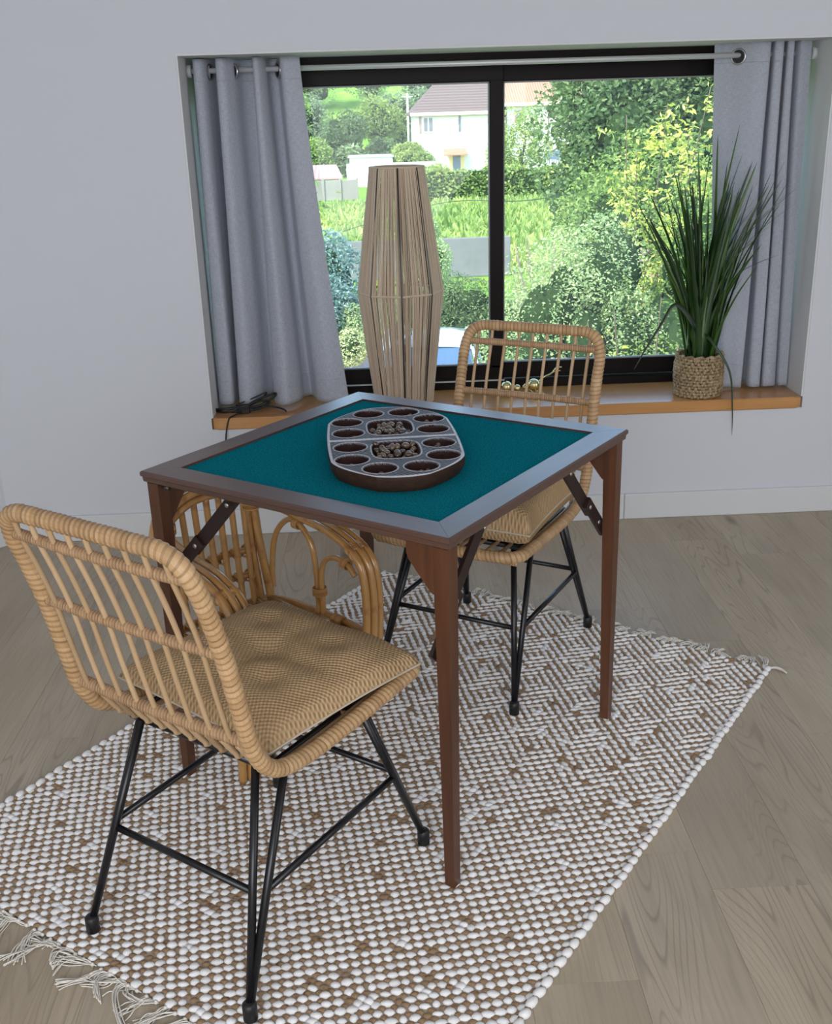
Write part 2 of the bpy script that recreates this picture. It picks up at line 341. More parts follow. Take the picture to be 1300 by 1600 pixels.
class MB:
    """collects vertices and faces, then links them as one mesh object"""
    def __init__(s): s.V = []; s.F = []; s.UV = []; s.A = []; s.nv = 0; s.S = []
    def add(s, V, F, uv=None, var=None, smooth=True):
        V = np.asarray(V, float).reshape(-1, 3); s.V.append(V)
        for k, f in enumerate(F):
            s.F.append(tuple(int(i)+s.nv for i in f))
            s.UV.append([tuple(uv[k][j]) for j in range(len(f))] if uv is not None else [(0, 0)]*len(f))
            s.A.append(var[k] if var is not None else .5); s.S.append(smooth)
        s.nv += len(V); return s
    def box(s, c, d, rz=0, bev=0):
        x, y, z = [v/2 for v in d]; b = min(bev, x, y, z)
        if b <= 0:
            V = np.array([(i*x, j*y, k*z) for k in (-1, 1) for j in (-1, 1) for i in (-1, 1)], float)
            F = [(0, 2, 3, 1), (4, 5, 7, 6), (0, 1, 5, 4), (2, 6, 7, 3), (0, 4, 6, 2), (1, 3, 7, 5)]
        else:
            V = []; idx = {}
            for k in (-1, 1):
                for j in (-1, 1):
                    for i in (-1, 1):
                        for a in range(3):
                            p = [i*(x-b), j*(y-b), k*(z-b)]; p[a] = (i*x, j*y, k*z)[a]; idx[(i, j, k, a)] = len(V); V.append(p)
            V = np.array(V, float); F = []
            def q(a, sgn):
                o1, o2 = [t for t in range(3) if t != a]; L = []
                for (u, v) in ((-1, -1), (1, -1), (1, 1), (-1, 1)):
                    key = [0, 0, 0]; key[a] = sgn; key[o1] = u; key[o2] = v; L.append(idx[(*key, a)])
                return L
            for a in range(3):
                for sg in (-1, 1): F.append(q(a, sg))
            for a in range(3):      # edges parallel to axis a
                o1, o2 = [t for t in range(3) if t != a]
                for u in (-1, 1):
                    for v in (-1, 1):
                        L = []
                        for w, ax in ((-1, o1), (1, o1), (1, o2), (-1, o2)):
                            key = [0, 0, 0]; key[a] = w; key[o1] = u; key[o2] = v; L.append(idx[(*key, ax)])
                        F.append(L)
            for k in (-1, 1):
                for j in (-1, 1):
                    for i in (-1, 1): F.append([idx[(i, j, k, 0)], idx[(i, j, k, 1)], idx[(i, j, k, 2)]])
            # orient outward
            G = []
            for f in F:
                P = V[list(f)]; nrm = np.cross(P[1]-P[0], P[2]-P[0])
                G.append(tuple(f) if nrm @ P.mean(0) > 0 else tuple(f)[::-1])
            F = G
        if rz:
            c_, s_ = math.cos(rz), math.sin(rz); V = V @ np.array([[c_, s_, 0], [-s_, c_, 0], [0, 0, 1]])
        return s.add(V+np.array(c), F, smooth=False)
    def tube(s, P, r, n=8, closed=False, caps=True, var=None, flat=1.0, tilt=0):
        P = np.asarray(P, float); k = len(P); R = np.broadcast_to(np.asarray(r, float), (k,))
        if closed: T = np.roll(P, -1, 0)-np.roll(P, 1, 0)
        else: T = np.gradient(P, axis=0)
        T /= np.linalg.norm(T, axis=1)[:, None]+1e-12
        nrm = np.cross(T[0], (0, 0, 1)); 
        if np.linalg.norm(nrm) < .1: nrm = np.cross(T[0], (1, 0, 0))
        nrm /= np.linalg.norm(nrm); Ns = [nrm]
        for i in range(1, k):
            v = Ns[-1]-T[i]*(Ns[-1] @ T[i]); Ns.append(v/(np.linalg.norm(v)+1e-12))
        Ns = np.array(Ns); Bs = np.cross(T, Ns)
        if closed:   # spread the closing twist
            v = Ns[-1]-T[0]*(Ns[-1] @ T[0]); ang = math.atan2(v @ Bs[0], v @ Ns[0])
            a = -ang*np.arange(k)/k; N2 = Ns*np.cos(a)[:, None]+Bs*np.sin(a)[:, None]; Bs = np.cross(T, N2); Ns = N2
        th = np.arange(n)*2*np.pi/n
        V = (P[:, None]+R[:, None, None]*(Ns[:, None]*np.cos(th)[None, :, None]+Bs[:, None]*flat*np.sin(th)[None, :, None])).reshape(-1, 3)
        if tilt: V = V+(T[:, None]*(tilt*np.cos(th))[None, :, None]).reshape(-1, 3)
        L = np.concatenate([[0], np.cumsum(np.linalg.norm(np.diff(P, axis=0), axis=1))]); L = np.append(L, L[-1]+.01)
        F = []; UV = []; A = []; circ = 2*np.pi*R[0]
        for i in range(k if closed else k-1):
            j = (i+1) % k
            for q in range(n):
                q2 = (q+1) % n
                F.append((i*n+q, i*n+q2, j*n+q2, j*n+q))
                UV.append(((L[i], q/n*circ), (L[i], (q+1)/n*circ), (L[i+1], (q+1)/n*circ), (L[i+1], q/n*circ)))
                A.append(.5 if var is None else (var[i] if hasattr(var, '__len__') else var))
        if not closed and caps:
            F.append(tuple(range(n))[::-1]); UV.append([(0, 0)]*n); A.append(.5)
            F.append(tuple((k-1)*n+q for q in range(n))); UV.append([(0, 0)]*n); A.append(.5)
        return s.add(V, F, UV, A)
    def wrapped(s, P, r, pitch, n=12, closed=False, depth=.055):
        """a pole bound with overlapping peel: each wrap is a short band of its own"""
        P = resample(P, pitch/3, closed); k = len(P); P = P if k % 3 == 0 or closed else P[:k-k % 3]; k = len(P); ph = np.arange(k) % 3; w = np.arange(k)//3
        rnd = RNG.random(k//3+2); R = r*np.where(ph == 0, 1-depth, np.where(ph == 1, 1.0, 1+depth*.6))*(1+(rnd[w]-.5)*.05)
        return s.tube(P, R, n, closed, tilt=pitch*.38, var=np.where(ph == 2, 0.02+.1*rnd[w], .25+.75*rnd[w]))
    def ball(s, c, r, n=10, m=6, var=None, rot=None):
        r = np.broadcast_to(np.asarray(r, float), (3,)); V = [(0, 0, 1.)]
        for i in range(1, m):
            p = math.pi*i/m
            for q in range(n): t = 2*math.pi*q/n; V.append((math.sin(p)*math.cos(t), math.sin(p)*math.sin(t), math.cos(p)))
        V.append((0, 0, -1.)); F = []
        for q in range(n): F.append((0, 1+q, 1+(q+1) % n))
        for i in range(m-2):
            for q in range(n): a = 1+i*n; F.append((a+q, a+n+q, a+n+(q+1) % n, a+(q+1) % n))
        e = len(V)-1; a = 1+(m-2)*n
        for q in range(n): F.append((e, a+(q+1) % n, a+q))
        V = np.array(V)*r
        if rot is not None: V = V @ np.array(rot).T
        return s.add(V+np.array(c), F, var=None if var is None else [var]*len(F))
    def prism(s, poly, z0, z1, smooth=False):
        n = len(poly); V = [(x, y, z0) for x, y in poly]+[(x, y, z1) for x, y in poly]
        F = [tuple(range(n))[::-1], tuple(range(n, 2*n))]+[(i, (i+1) % n, n+(i+1) % n, n+i) for i in range(n)]
        return s.add(V, F, smooth=smooth)
    def mesh(s, name, m):
        me = bpy.data.meshes.new(name); V = np.concatenate(s.V) if s.V else np.zeros((0, 3))
        me.from_pydata(V.tolist(), [], s.F)
        if m is not None: me.materials.append(m)
        uv = me.uv_layers.new(name='UVMap'); uv.data.foreach_set('uv', np.array([c for f in s.UV for p in f for c in p], dtype=np.float32))
        at = me.attributes.new('var', 'FLOAT', 'FACE'); at.data.foreach_set('value', np.array(s.A, dtype=np.float32))
        me.polygons.foreach_set('use_smooth', np.array(s.S, dtype=bool)); me.update(); return me
    def build(s, name, m, parent=None, loc=(0, 0, 0), rot=(0, 0, 0)):
        return link(name, s.mesh(name, m), parent, loc, rot)

def fastmesh(name, V, F, m, var=None, smooth=False, extra=None):
    """V (n,3), F (k,3|4) arrays, one mesh"""
    V = np.asarray(V, np.float32); F = np.asarray(F, np.int32); k, w = F.shape
    me = bpy.data.meshes.new(name); me.vertices.add(len(V)); me.vertices.foreach_set('co', V.ravel())
    me.loops.add(k*w); me.loops.foreach_set('vertex_index', F.ravel())
    me.polygons.add(k); me.polygons.foreach_set('loop_start', np.arange(k, dtype=np.int32)*w)
    me.polygons.foreach_set('loop_total', np.full(k, w, np.int32)) if hasattr(me.polygons[0], 'loop_total') else None
    me.update(calc_edges=True)
    if m is not None: me.materials.append(m)
    if var is not None:
        at = me.attributes.new('var', 'FLOAT', 'FACE'); at.data.foreach_set('value', np.asarray(var, np.float32))
    for nm, (dom, arr) in (extra or {}).items():
        at = me.attributes.new(nm, 'FLOAT', dom); at.data.foreach_set('value', np.asarray(arr, np.float32))
    me.polygons.foreach_set('use_smooth', np.full(k, smooth)); me.update(); return me

def resample(P, step, closed=False):
    P = np.asarray(P, float)
    if closed: P = np.vstack([P, P[:1]])
    d = np.concatenate([[0], np.cumsum(np.linalg.norm(np.diff(P, axis=0), axis=1))]); n = max(3, int(round(d[-1]/step)))
    if closed: n = max(3, round(n/3)*3)
    t = np.linspace(0, d[-1], n+1); Q = np.stack([np.interp(t, d, P[:, i]) for i in range(3)], 1)
    return Q[:-1] if closed else Q
def spline(P, per=10, closed=False):
    P = np.asarray(P, float); k = len(P); out = []
    for i in range(k if closed else k-1):
        if closed: a, b, c, d = P[(i-1) % k], P[i], P[(i+1) % k], P[(i+2) % k]
        else: a, b, c, d = P[max(i-1, 0)], P[i], P[i+1], P[min(i+2, k-1)]
        t = (np.arange(per)/per)[:, None]
        out.append(.5*(2*b+(c-a)*t+(2*a-5*b+4*c-d)*t*t+(3*b-a-3*c+d)*t**3))
    if not closed: out.append(P[-1:])
    return np.vstack(out)
def line(a, b, n=2): return np.linspace(a, b, n)

# ------------------------------------------------------------------ the room
WY = 3.573; X0, X1, ZT, ZS = -.606, 1.473, 1.5886, .423; FZ = -.010; WT = .36; CH = 2.45
def room():
    def struct(mb, name, m, **k): return tag(mb.build(name, m, **k), kind='structure')
    xr, yb = 3.5, -2.5; xl = -1.361
    w = MB()   # window wall, four blocks round the opening
    w.box(((xl+X0)/2, WY+WT/2, (FZ+CH)/2), (X0-xl, WT, CH-FZ)); w.box(((xr+X1)/2, WY+WT/2, (FZ+CH)/2), (xr-X1, WT, CH-FZ))
    w.box(((X0+X1)/2, WY+WT/2, (FZ+ZS-.04)/2), (X1-X0, WT, ZS-.04-FZ)); w.box(((X0+X1)/2, WY+WT/2, (ZT+CH)/2), (X1-X0, WT, CH-ZT))
    struct(w, 'wall_back', M['wall'])
    # plaster lining of the reveal, a shade greyer
    r = MB(); d = .285
    r.box((X0+.003, WY+.002+d/2, (ZS+ZT)/2), (.006, d, ZT-ZS)); r.box((X1-.003, WY+.002+d/2, (ZS+ZT)/2), (.006, d, ZT-ZS))
    r.box(((X0+X1)/2, WY+.002+d/2, ZT-.003), (X1-X0-.012, d, .006)); struct(r, 'trim_1', M['reveal'])
    w = MB(); a = (xl, WY); L = 1.6; dx = -.7071; p = (xl+dx*L, WY+dx*L)
    nx, ny = -.7071*.1, .7071*.1
    w.prism([a, (a[0]-.06, a[1]+.2), (p[0]+nx*3, p[1]+ny*3), p], FZ, CH); struct(w, 'wall_left', M['wall'])
    w = MB(); w.box((p[0]-.1, (p[1]+yb)/2, (FZ+CH)/2), (.2, p[1]-yb, CH-FZ)); struct(w, 'wall_side', M['wall'])
    w = MB(); w.box((xr+.1, (WY+yb)/2, (FZ+CH)/2), (.2, WY-yb, CH-FZ)); struct(w, 'wall_right', M['wall'])
    w = MB(); w.box(((p[0]+xr)/2, yb-.1, (FZ+CH)/2), (xr-p[0], .2, CH-FZ)); struct(w, 'wall_front', M['wall'])
    w = MB(); w.box(((p[0]+xr)/2-.05, (WY+yb)/2+.1, CH+.06), (xr-p[0]+.5, WY-yb+.8, .12)); struct(w, 'ceiling', M['ceiling'])
    # baseboards: lengths butted with a visible joint
    zb = .086
    def bb(x_a, x_b, nm):
        b = MB().box(((x_a+x_b)/2, WY-.006, (FZ+zb)/2), (x_b-x_a-.0015, .012, zb-FZ), bev=.0025); return struct(b, nm, M['base'])
    bb(xl+.004, .852, 'baseboard_back'); bb(.852, xr, 'baseboard_back')
    b = MB(); b.prism([(xl, WY-.014), (xl, WY), p, (p[0]+.009, p[1]-.009)], FZ, zb); struct(b, 'baseboard_left', M['base'])
    # floor and its planks
    fl = MB().box(((p[0]+xr)/2, (WY+yb)/2, FZ-.04), (xr-p[0], WY-yb, .06)); fl = struct(fl, 'floor', M['subfloor'])
    PW = .19; x = 1.155-PW*20; rows = []; k = 0
    joints = {1.155: 2.0, .965: 3.2}
    proto = {}
    while x < xr:
        off = {0: 1.395, 1: 1.608, 2: .35}.get(int(round((x-.205)/PW)), None)
        start = (yb + RNG.random()*1.2-1.2)
        xc = round((x-.205)/PW)
        fixed = {0: 1.395, 1: .50, 2: 1.608-1.22*0, 5: 3.198, -7: 2.935, -6: 2.25, -5: 2.25+.6, 3: 2.6, 4: .9, 6: 1.9}.get(xc)
        if fixed is not None: start = fixed-1.22*5
        y = start
        while y < WY-.02:
            y0, y1 = max(y, yb), min(y+1.22, WY-.004)
            if y1-y0 > .02 and not (x < p[0]-PW):
                xa, xb = x, min(x+PW, xr)
                if x < xl+.02:      # clip against the slanted left wall
                    ym = WY-(xl-xa)-.01
                    y1 = min(y1, ym+.2) if y1 > ym else y1
                if y1-y0 > .02:
                    key = (round(y1-y0, 3), round(xb-xa, 3))
                    if key not in proto: proto[key] = MB().box((0, 0, 0), (xb-xa-.0004, y1-y0-.0004, .010), bev=.0003).mesh('plank', M['plank'])
                    link('plank', proto[key], fl, ((xa+xb)/2, (y0+y1)/2, FZ-.005))
            y += 1.22
        x += PW
room()

def window():
    win = empty('window_1', ((X0+X1)/2, WY+.29, ZS)); win['kind'] = 'structure'
    ox, oy, oz = win.location
    def P(mb, name, m, par=win): return mb.build(name, m, par, loc=(-ox, -oy, -oz) if par is win else (0, 0, 0))
    y0, y1 = WY+.287, WY+.352; yc = (y0+y1)/2; D = y1-y0
    # outer frame
    for nm, c, d in (('frame_rail', ((X0+X1)/2, yc, ZT-.022), (X1-X0, D, .044)), ('frame_rail', ((X0+X1)/2, yc, ZS+.012), (X1-X0, D, .030)),
                     ('frame_post', (X0+.022, yc, (ZS+ZT)/2), (.044, D, ZT-ZS-.09)), ('frame_post', (X1-.022, yc, (ZS+ZT)/2), (.044, D, ZT-ZS-.09))):
        P(MB().box(c, d, bev=.003), nm, M['frame'])
    P(MB().box(((X0+X1)/2, y0-.004, ZT-.040), (X1-X0-.01, .006, .006), bev=.001), 'top_track', M['gasket'])
    # left sash in front, right sash behind
    for nm, xa, xb, yy, zb, zt in (('sash', X0+.045, .447, y0+.016, ZS+.030, ZT-.046), ('sash', .402, X1-.045, y0+.046, ZS+.030, ZT-.046)):
        t = .026; s = empty_part(win, 'sash', (0, 0, 0))
        f = MB(); st = .048; sb = .058; stt = .052
        f.box(((xa+xb)/2, yy, zb+sb/2), (xb-xa, t, sb), bev=.003); f.box(((xa+xb)/2, yy, zt-stt/2), (xb-xa, t, stt), bev=.003)
        f.box((xa+st/2, yy, (zb+zt)/2), (st, t, zt-zb-.09), bev=.003); f.box((xb-st/2, yy, (zb+zt)/2), (st, t, zt-zb-.09), bev=.003)
        f.build('sash_frame', M['frame'], s, loc=(-ox, -oy, -oz))
        g = MB(); e = .005
        for (c, d) in ((((xa+xb)/2, yy, zb+sb+e/2), (xb-xa-2*st, .012, e)), (((xa+xb)/2, yy, zt-stt-e/2), (xb-xa-2*st, .012, e)),
                       ((xa+st+e/2, yy, (zb+zt)/2), (e, .012, zt-zb-sb-stt)), ((xb-st-e/2, yy, (zb+zt)/2), (e, .012, zt-zb-sb-stt))): g.box(c, d)
        g.build('gasket', M['gasket'], s, loc=(-ox, -oy, -oz))
        MB().box(((xa+xb)/2, yy, (zb+sb+zt-stt)/2), (xb-xa-2*st-.004, .004, zt-zb-sb-stt-.004)).build('glass_pane', M['glass'], s, loc=(-ox, -oy, -oz))
    P(MB().box((.02, y0-.003, ZS+.031), (.86, .008, .0045)), 'sliding_rail', M['frame_line'])
    # the oak sill board with rounded corners
    n = 8; poly = []
    for (cx, cy, a0) in ((X0+.03, WY-.008+.022, 180), (X1-.03, WY-.008+.022, 270)):
        for k in range(n+1):
            a = math.radians(a0+90*k/n); poly.append((cx+.027*math.cos(a)-(.002 if a0 == 180 else -.002), cy+.022*math.sin(a)))
    poly += [(X1-.004, WY+.285), (X0+.004, WY+.285)]
    b = MB(); zz = [(ZS-.041, .004), (ZS-.037, 0), (ZS-.005, 0), (ZS, .005)]; cx, cy = (X0+X1)/2, WY+.14; k = len(poly); V = []
    for z, ins in zz:
        for (x, y) in poly: V.append((x+(ins if x < cx else -ins), y+(ins if y < cy else 0), z))
    F = [tuple(range(k))[::-1], tuple(range(3*k, 4*k))]
    for i in range(3):
        for j in range(k): F.append((i*k+j, i*k+(j+1) % k, (i+1)*k+(j+1) % k, (i+1)*k+j))
    b.add(V, F, smooth=False); o = P(b, 'sill_board', M['sill']); o['label'] = 'orange oak sill board with rounded front corners'
def empty_part(par, name, loc):
    o = bpy.data.objects.new(name, None); COL.objects.link(o); o.parent = par; o.location = loc; o.empty_display_size = .05; return o
window()

# ------------------------------------------------------------------ rug
TH = -.6271
def rug():
    O = np.array([.983, 2.431]); u = np.array([-.8107, .5855]); v = np.array([-.5855, -.8107]); Wd, Ln = 1.236, 1.662
    ang = math.atan2(u[1], u[0])
    root = empty('rug', (O[0], O[1], FZ), ang)     # local x along the far short edge, local y = -v
    tag(root, 'flat woven white cotton and brown jute rug in concentric diamonds, with fringed ends', 'rug')
    top = -FZ-.0035
    MB().box((Wd/2, Ln/2, top/2-.0006), (Wd-.012, Ln-.006, top-.002)).build('backing', M['rugbase'], root)
    du = dv = .0139; nu, nv = int(Wd/du), int(Ln/dv); ii, jj = np.meshgrid(np.arange(nu), np.arange(nv), indexing='ij')
    ii = ii.ravel(); jj = jj.ravel(); cx = (ii+.5)*Wd/nu; cy = (jj+.5)*Ln/nv
    Pu, Pv = 10, 18
    a = (ii % Pu)-Pu/2; b = (jj % Pv)-Pv/2
    white = ((ii+jj) % 2 == 0)
    rnd = RNG.random(len(ii)); blot = np.sin(cx*31+4*np.sin(cy*17))*np.sin(cy*27+3*np.sin(cx*23))
    white = np.where((rnd < .025+.05*(blot > .72)), False, white); white = np.where((rnd > .975), True, white)
    sgn = np.where((a*b) >= 0, -1., 1.)
    # dome template in a rotated ellipse
    th = np.arange(8)*np.pi/4
    ring0 = np.stack([np.cos(th), np.sin(th), np.full(8, 0.)], 1); ring1 = np.stack([.72*np.cos(th), .72*np.sin(th), np.full(8, .72)], 1)
    T = np.vstack([ring0, ring1, [[0, 0, 1.]]])
    TF = [(q, (q+1) % 8, 8+(q+1) % 8, 8+q) for q in range(8)]
    TFt = []
    for f in TF: TFt += [(f[0], f[1], f[2]), (f[0], f[2], f[3])]
    TFt += [(8+q, 8+(q+1) % 8, 16) for q in range(8)]; TFt = np.array(TFt)
    for nm, sel, m, ra, rb, h in (('cotton_weave', white, M['cotton'], .0104, .0080, .0056), ('jute_weave', ~white, M['jknot'], .0088, .0064, .0034)):
        k = int(sel.sum()); X = cx[sel]; Y = cy[sel]; s = sgn[sel]; j1 = RNG.normal(0, 1, (4, k))
        wn = np.clip((Y-.45)/.55, 0, 1); al = (1-wn)*s*math.radians(40)+wn*math.radians(30)+j1[0]*.16; A = ra*(1+.13*j1[1])*(1.16-.16*wn); B = rb*(1+.12*j1[2])*(.78+.22*wn); H = h*(1+.16*j1[3])
        lx = T[None, :, 0]*A[:, None]; ly = T[None, :, 1]*B[:, None]; c, sn = np.cos(al)[:, None], np.sin(al)[:, None]
        VX = X[:, None]+lx*c-ly*sn+RNG.normal(0, .0006, (k, 1)); VY = Y[:, None]+lx*sn+ly*c+RNG.normal(0, .0006, (k, 1)); VZ = top-.0022+T[None, :, 2]*H[:, None]
        VX = np.clip(VX, .003, Wd-.003)
        V = np.stack([VX, VY, VZ], 2).reshape(-1, 3); F = (TFt[None]+(np.arange(k)*17)[:, None, None]).reshape(-1, 3)
        o = link(nm, fastmesh(nm, V, F, m, smooth=True), root); o['kind'] = 'stuff'
    # selvedge loops along both long edges
    L1 = MB().ball((0, 0, 0), (.0085, .0145, .0075), 10, 6).mesh('edge_loop', M['cotton']); L2 = MB().ball((0, 0, 0), (.007, .0085, .005), 8, 5).mesh('edge_loop', M['jknot'])
    k = int(Ln/.026)
    for side in (0, 1):
        for i in range(k):
            y = (i+.5)*Ln/k
            link('edge_loop', L1, root, (side*Wd+(.002 if side else -.002)+random.gauss(0, .0012), y, .0068), (0, 0, random.gauss(.25 if side else -.25, .12)), (1, random.uniform(.85, 1.1), random.uniform(.9, 1.1)))
            link('edge_thread', L2, root, (side*Wd, y+Ln/k/2, .005))
    # fringe
    def tassel(y, dirn, i):
        mb = MB(); n = random.randint(6, 10); bend = random.gauss(.75 if dirn > 0 else 0, .45); ln = random.uniform(.030, .058)*(1.6 if dirn > 0 else .9); curl = random.gauss(0, 1.1)
        for k in range(n):
            P = [(random.gauss(0, .004), 0, .004)]; a = bend+random.gauss(0, .14)
            for q in range(1, 6):
                t = q/5; P.append((P[0][0]+math.sin(a+curl*t)*ln*t+random.gauss(0, .0014), dirn*abs(math.cos(a+curl*t*.6))*ln*t, .0028+.0022*math.sin(t*9+k)+.0012*(k % 4)))
            mb.tube(spline(P, 3), .0012, 4, var=random.random())
        mb.ball((0, dirn*.002, .0045), (.0045, .004, .004), 6, 4)
        return mb.build('tassel', M['fringe'], root, (y, Ln+.001 if dirn > 0 else -.001, 0))
    for i in range(54):
        tassel((i+.5)*Wd/54, 1, i); tassel((i+.5)*Wd/54, -1, i)
    mb = MB(); P = [(-.004, .004, .006), (-.02, -.004, .008), (-.036, -.004, .006), (-.05, .004, .004)]
    for k in range(7): mb.tube(spline([(p[0], p[1]+.0016*(k-3)*(1-abs(i-1.5)/2), p[2]+.001*(k % 3)) for i, p in enumerate(P)], 4), .0012, 4)
    mb.build('corner_tassel', M['fringe'], root)
rug()

# ------------------------------------------------------------------ card table
TC = (.0144, 2.1404); TZ = .7259
def card_table():
    t = empty('card_table', (TC[0], TC[1], 0), TH)
    tag(t, 'square folding card table with green felt top and dark mahogany stained frame and legs', 'table')
    S = .372; FW = .058
    # mitred frame boards with a stepped edge; local x runs along the board
    def board(rz):
        a = S; b = S-FW; mb = MB()
        prof = [(b, TZ-.002), (b, TZ), (a-.003, TZ), (a, TZ-.003), (a, TZ-.010), (a-.003, TZ-.0125), (a-.004, TZ-.022), (a-.010, TZ-.026), (b, TZ-.026), (b, TZ-.002)]
        V = []; n = len(prof)
        for s in (-1, 1):
            for (d, z) in prof: V.append((s*(d-.0003), d, z))
        F = [(i, i+1, n+i+1, n+i) for i in range(n-1)]+[tuple(range(n-1)), tuple(range(2*n-2, n-1, -1))]
        mb.add(V, F, smooth=False); o = mb.build('frame_board', M['mahog_top'], t, rot=(0, 0, rz))
        return o
    for k in range(4): board(k*math.pi/2)
    MB().box((0, 0, TZ-.0095), (2*(S-FW)-.001, 2*(S-FW)-.001, .009)).build('felt_panel', M['felt'], t)
    MB().box((0, 0, TZ-.020), (2*(S-.03), 2*(S-.03), .010)).build('under_panel', M['mahog'], t)
    zt = TZ-.026
    def leg(a, b):
        # local: x along table a axis; the wing points towards -a*sign
        mb = MB(); ins = .009; cx = S-ins-.015; w0, w1 = .030, .021; V = []
        # outer faces stay plumb, inner faces taper
        for z, w in ((zt, w0), (zt-.10, w0), (0.0, w1)):
            xo = cx+.015; V += [(a*xo, b*xo, z), (a*(xo-w), b*xo, z), (a*(xo-w), b*(xo-w), z), (a*xo, b*(xo-w), z)]
        F = [(0, 1, 2, 3), (11, 10, 9, 8)]
        for l in range(2):
            for q in range(4): F.append((l*4+q, (l+1)*4+q, (l+1)*4+(q+1) % 4, l*4+(q+1) % 4))
        if a*b < 0: F = [f[::-1] for f in F]
        F = [f[::-1] for f in F]
        mb.add(V, F, smooth=False); o = mb.build('leg', M['mahog_v'], t)
        # shaped haunch in the same plane as the outer b face
        xo = cx+.015; x1 = xo-w0+.001; th = .022
        poly = [(x1, zt), (x1-.058, zt), (x1-.058, zt-.022), (x1-.053, zt-.034), (x1-.010, zt-.086), (x1-.004, zt-.090), (x1, zt-.090)]
        W = MB(); V = []; n = len(poly)
        for yy in (xo-.0015, xo-th):
            for (x, z) in poly: V.append((a*x, b*yy, z))
        F = [tuple(range(n)), tuple(range(2*n-1, n-1, -1))]+[(i, n+i, n+(i+1) % n, (i+1) % n) for i in range(n)]
        sw = a < 0 and b < 0        # this leg folds the other way round
        if sw: V = [(y, x, z) for x, y, z in V]
        W.add(V, F, smooth=False); W.build('haunch', M['mahog_v'], o)
        # folding strut: two flat bars running inwards along b
        g = MB(); ax = a*(xo-w0-.008); p0 = np.array((b*(xo-.012), .490)); p1 = np.array((b*(xo-.205), zt-.006))
        d = p1-p0; L = np.linalg.norm(d); d /= L; nrm = np.array((-d[1], d[0]))*.0138; mid = p0+d*L*.36
        for (s, e, off) in ((p0-d*.012, mid+d*.02, 0), (mid-d*.02, p1, -a*.008)):
            V = []
            for xx in (ax+off-.0038, ax+off+.0038):
                for q in (s-nrm, e-nrm, e+nrm, s+nrm): V.append((q[0], xx, q[1]) if sw else (xx, q[0], q[1]))
            g.add(V, [(0, 1, 2, 3), (7, 6, 5, 4), (0, 4, 5, 1), (1, 5, 6, 2), (2, 6, 7, 3), (3, 7, 4, 0)], smooth=False)
        st = g.build('folding_strut', M['strut'], o)
        for q in (p0+d*.03, mid, p1-d*.03):
            for sg in (-1, 1): c_ = ax+sg*.0065-a*.003; MB().ball((q[0], c_, q[1]) if sw else (c_, q[0], q[1]), (.0055, .0022, .0055) if sw else (.0022, .0055, .0055), 10, 6).build('rivet', M['steel'], o)
        return o
    M['mahog_v'] = m_wood('mahogany_leg', (.075, .024, .008), (.135, .048, .017), (.048, .014, .006), .40, 1.0, 2, .5, coat=.2)
    for a in (-1, 1):
        for b in (-1, 1): leg(a, b)
    h = MB().box((-S+.055, -S+.030, zt-.004), (.040, .020, .006), bev=.001); h.tube([(-S+.045, -S+.018, zt-.006), (-S+.062, -S+.018, zt-.006)], .0045, 8); h.build('hinge', M['steel_dark'], t)
card_table()

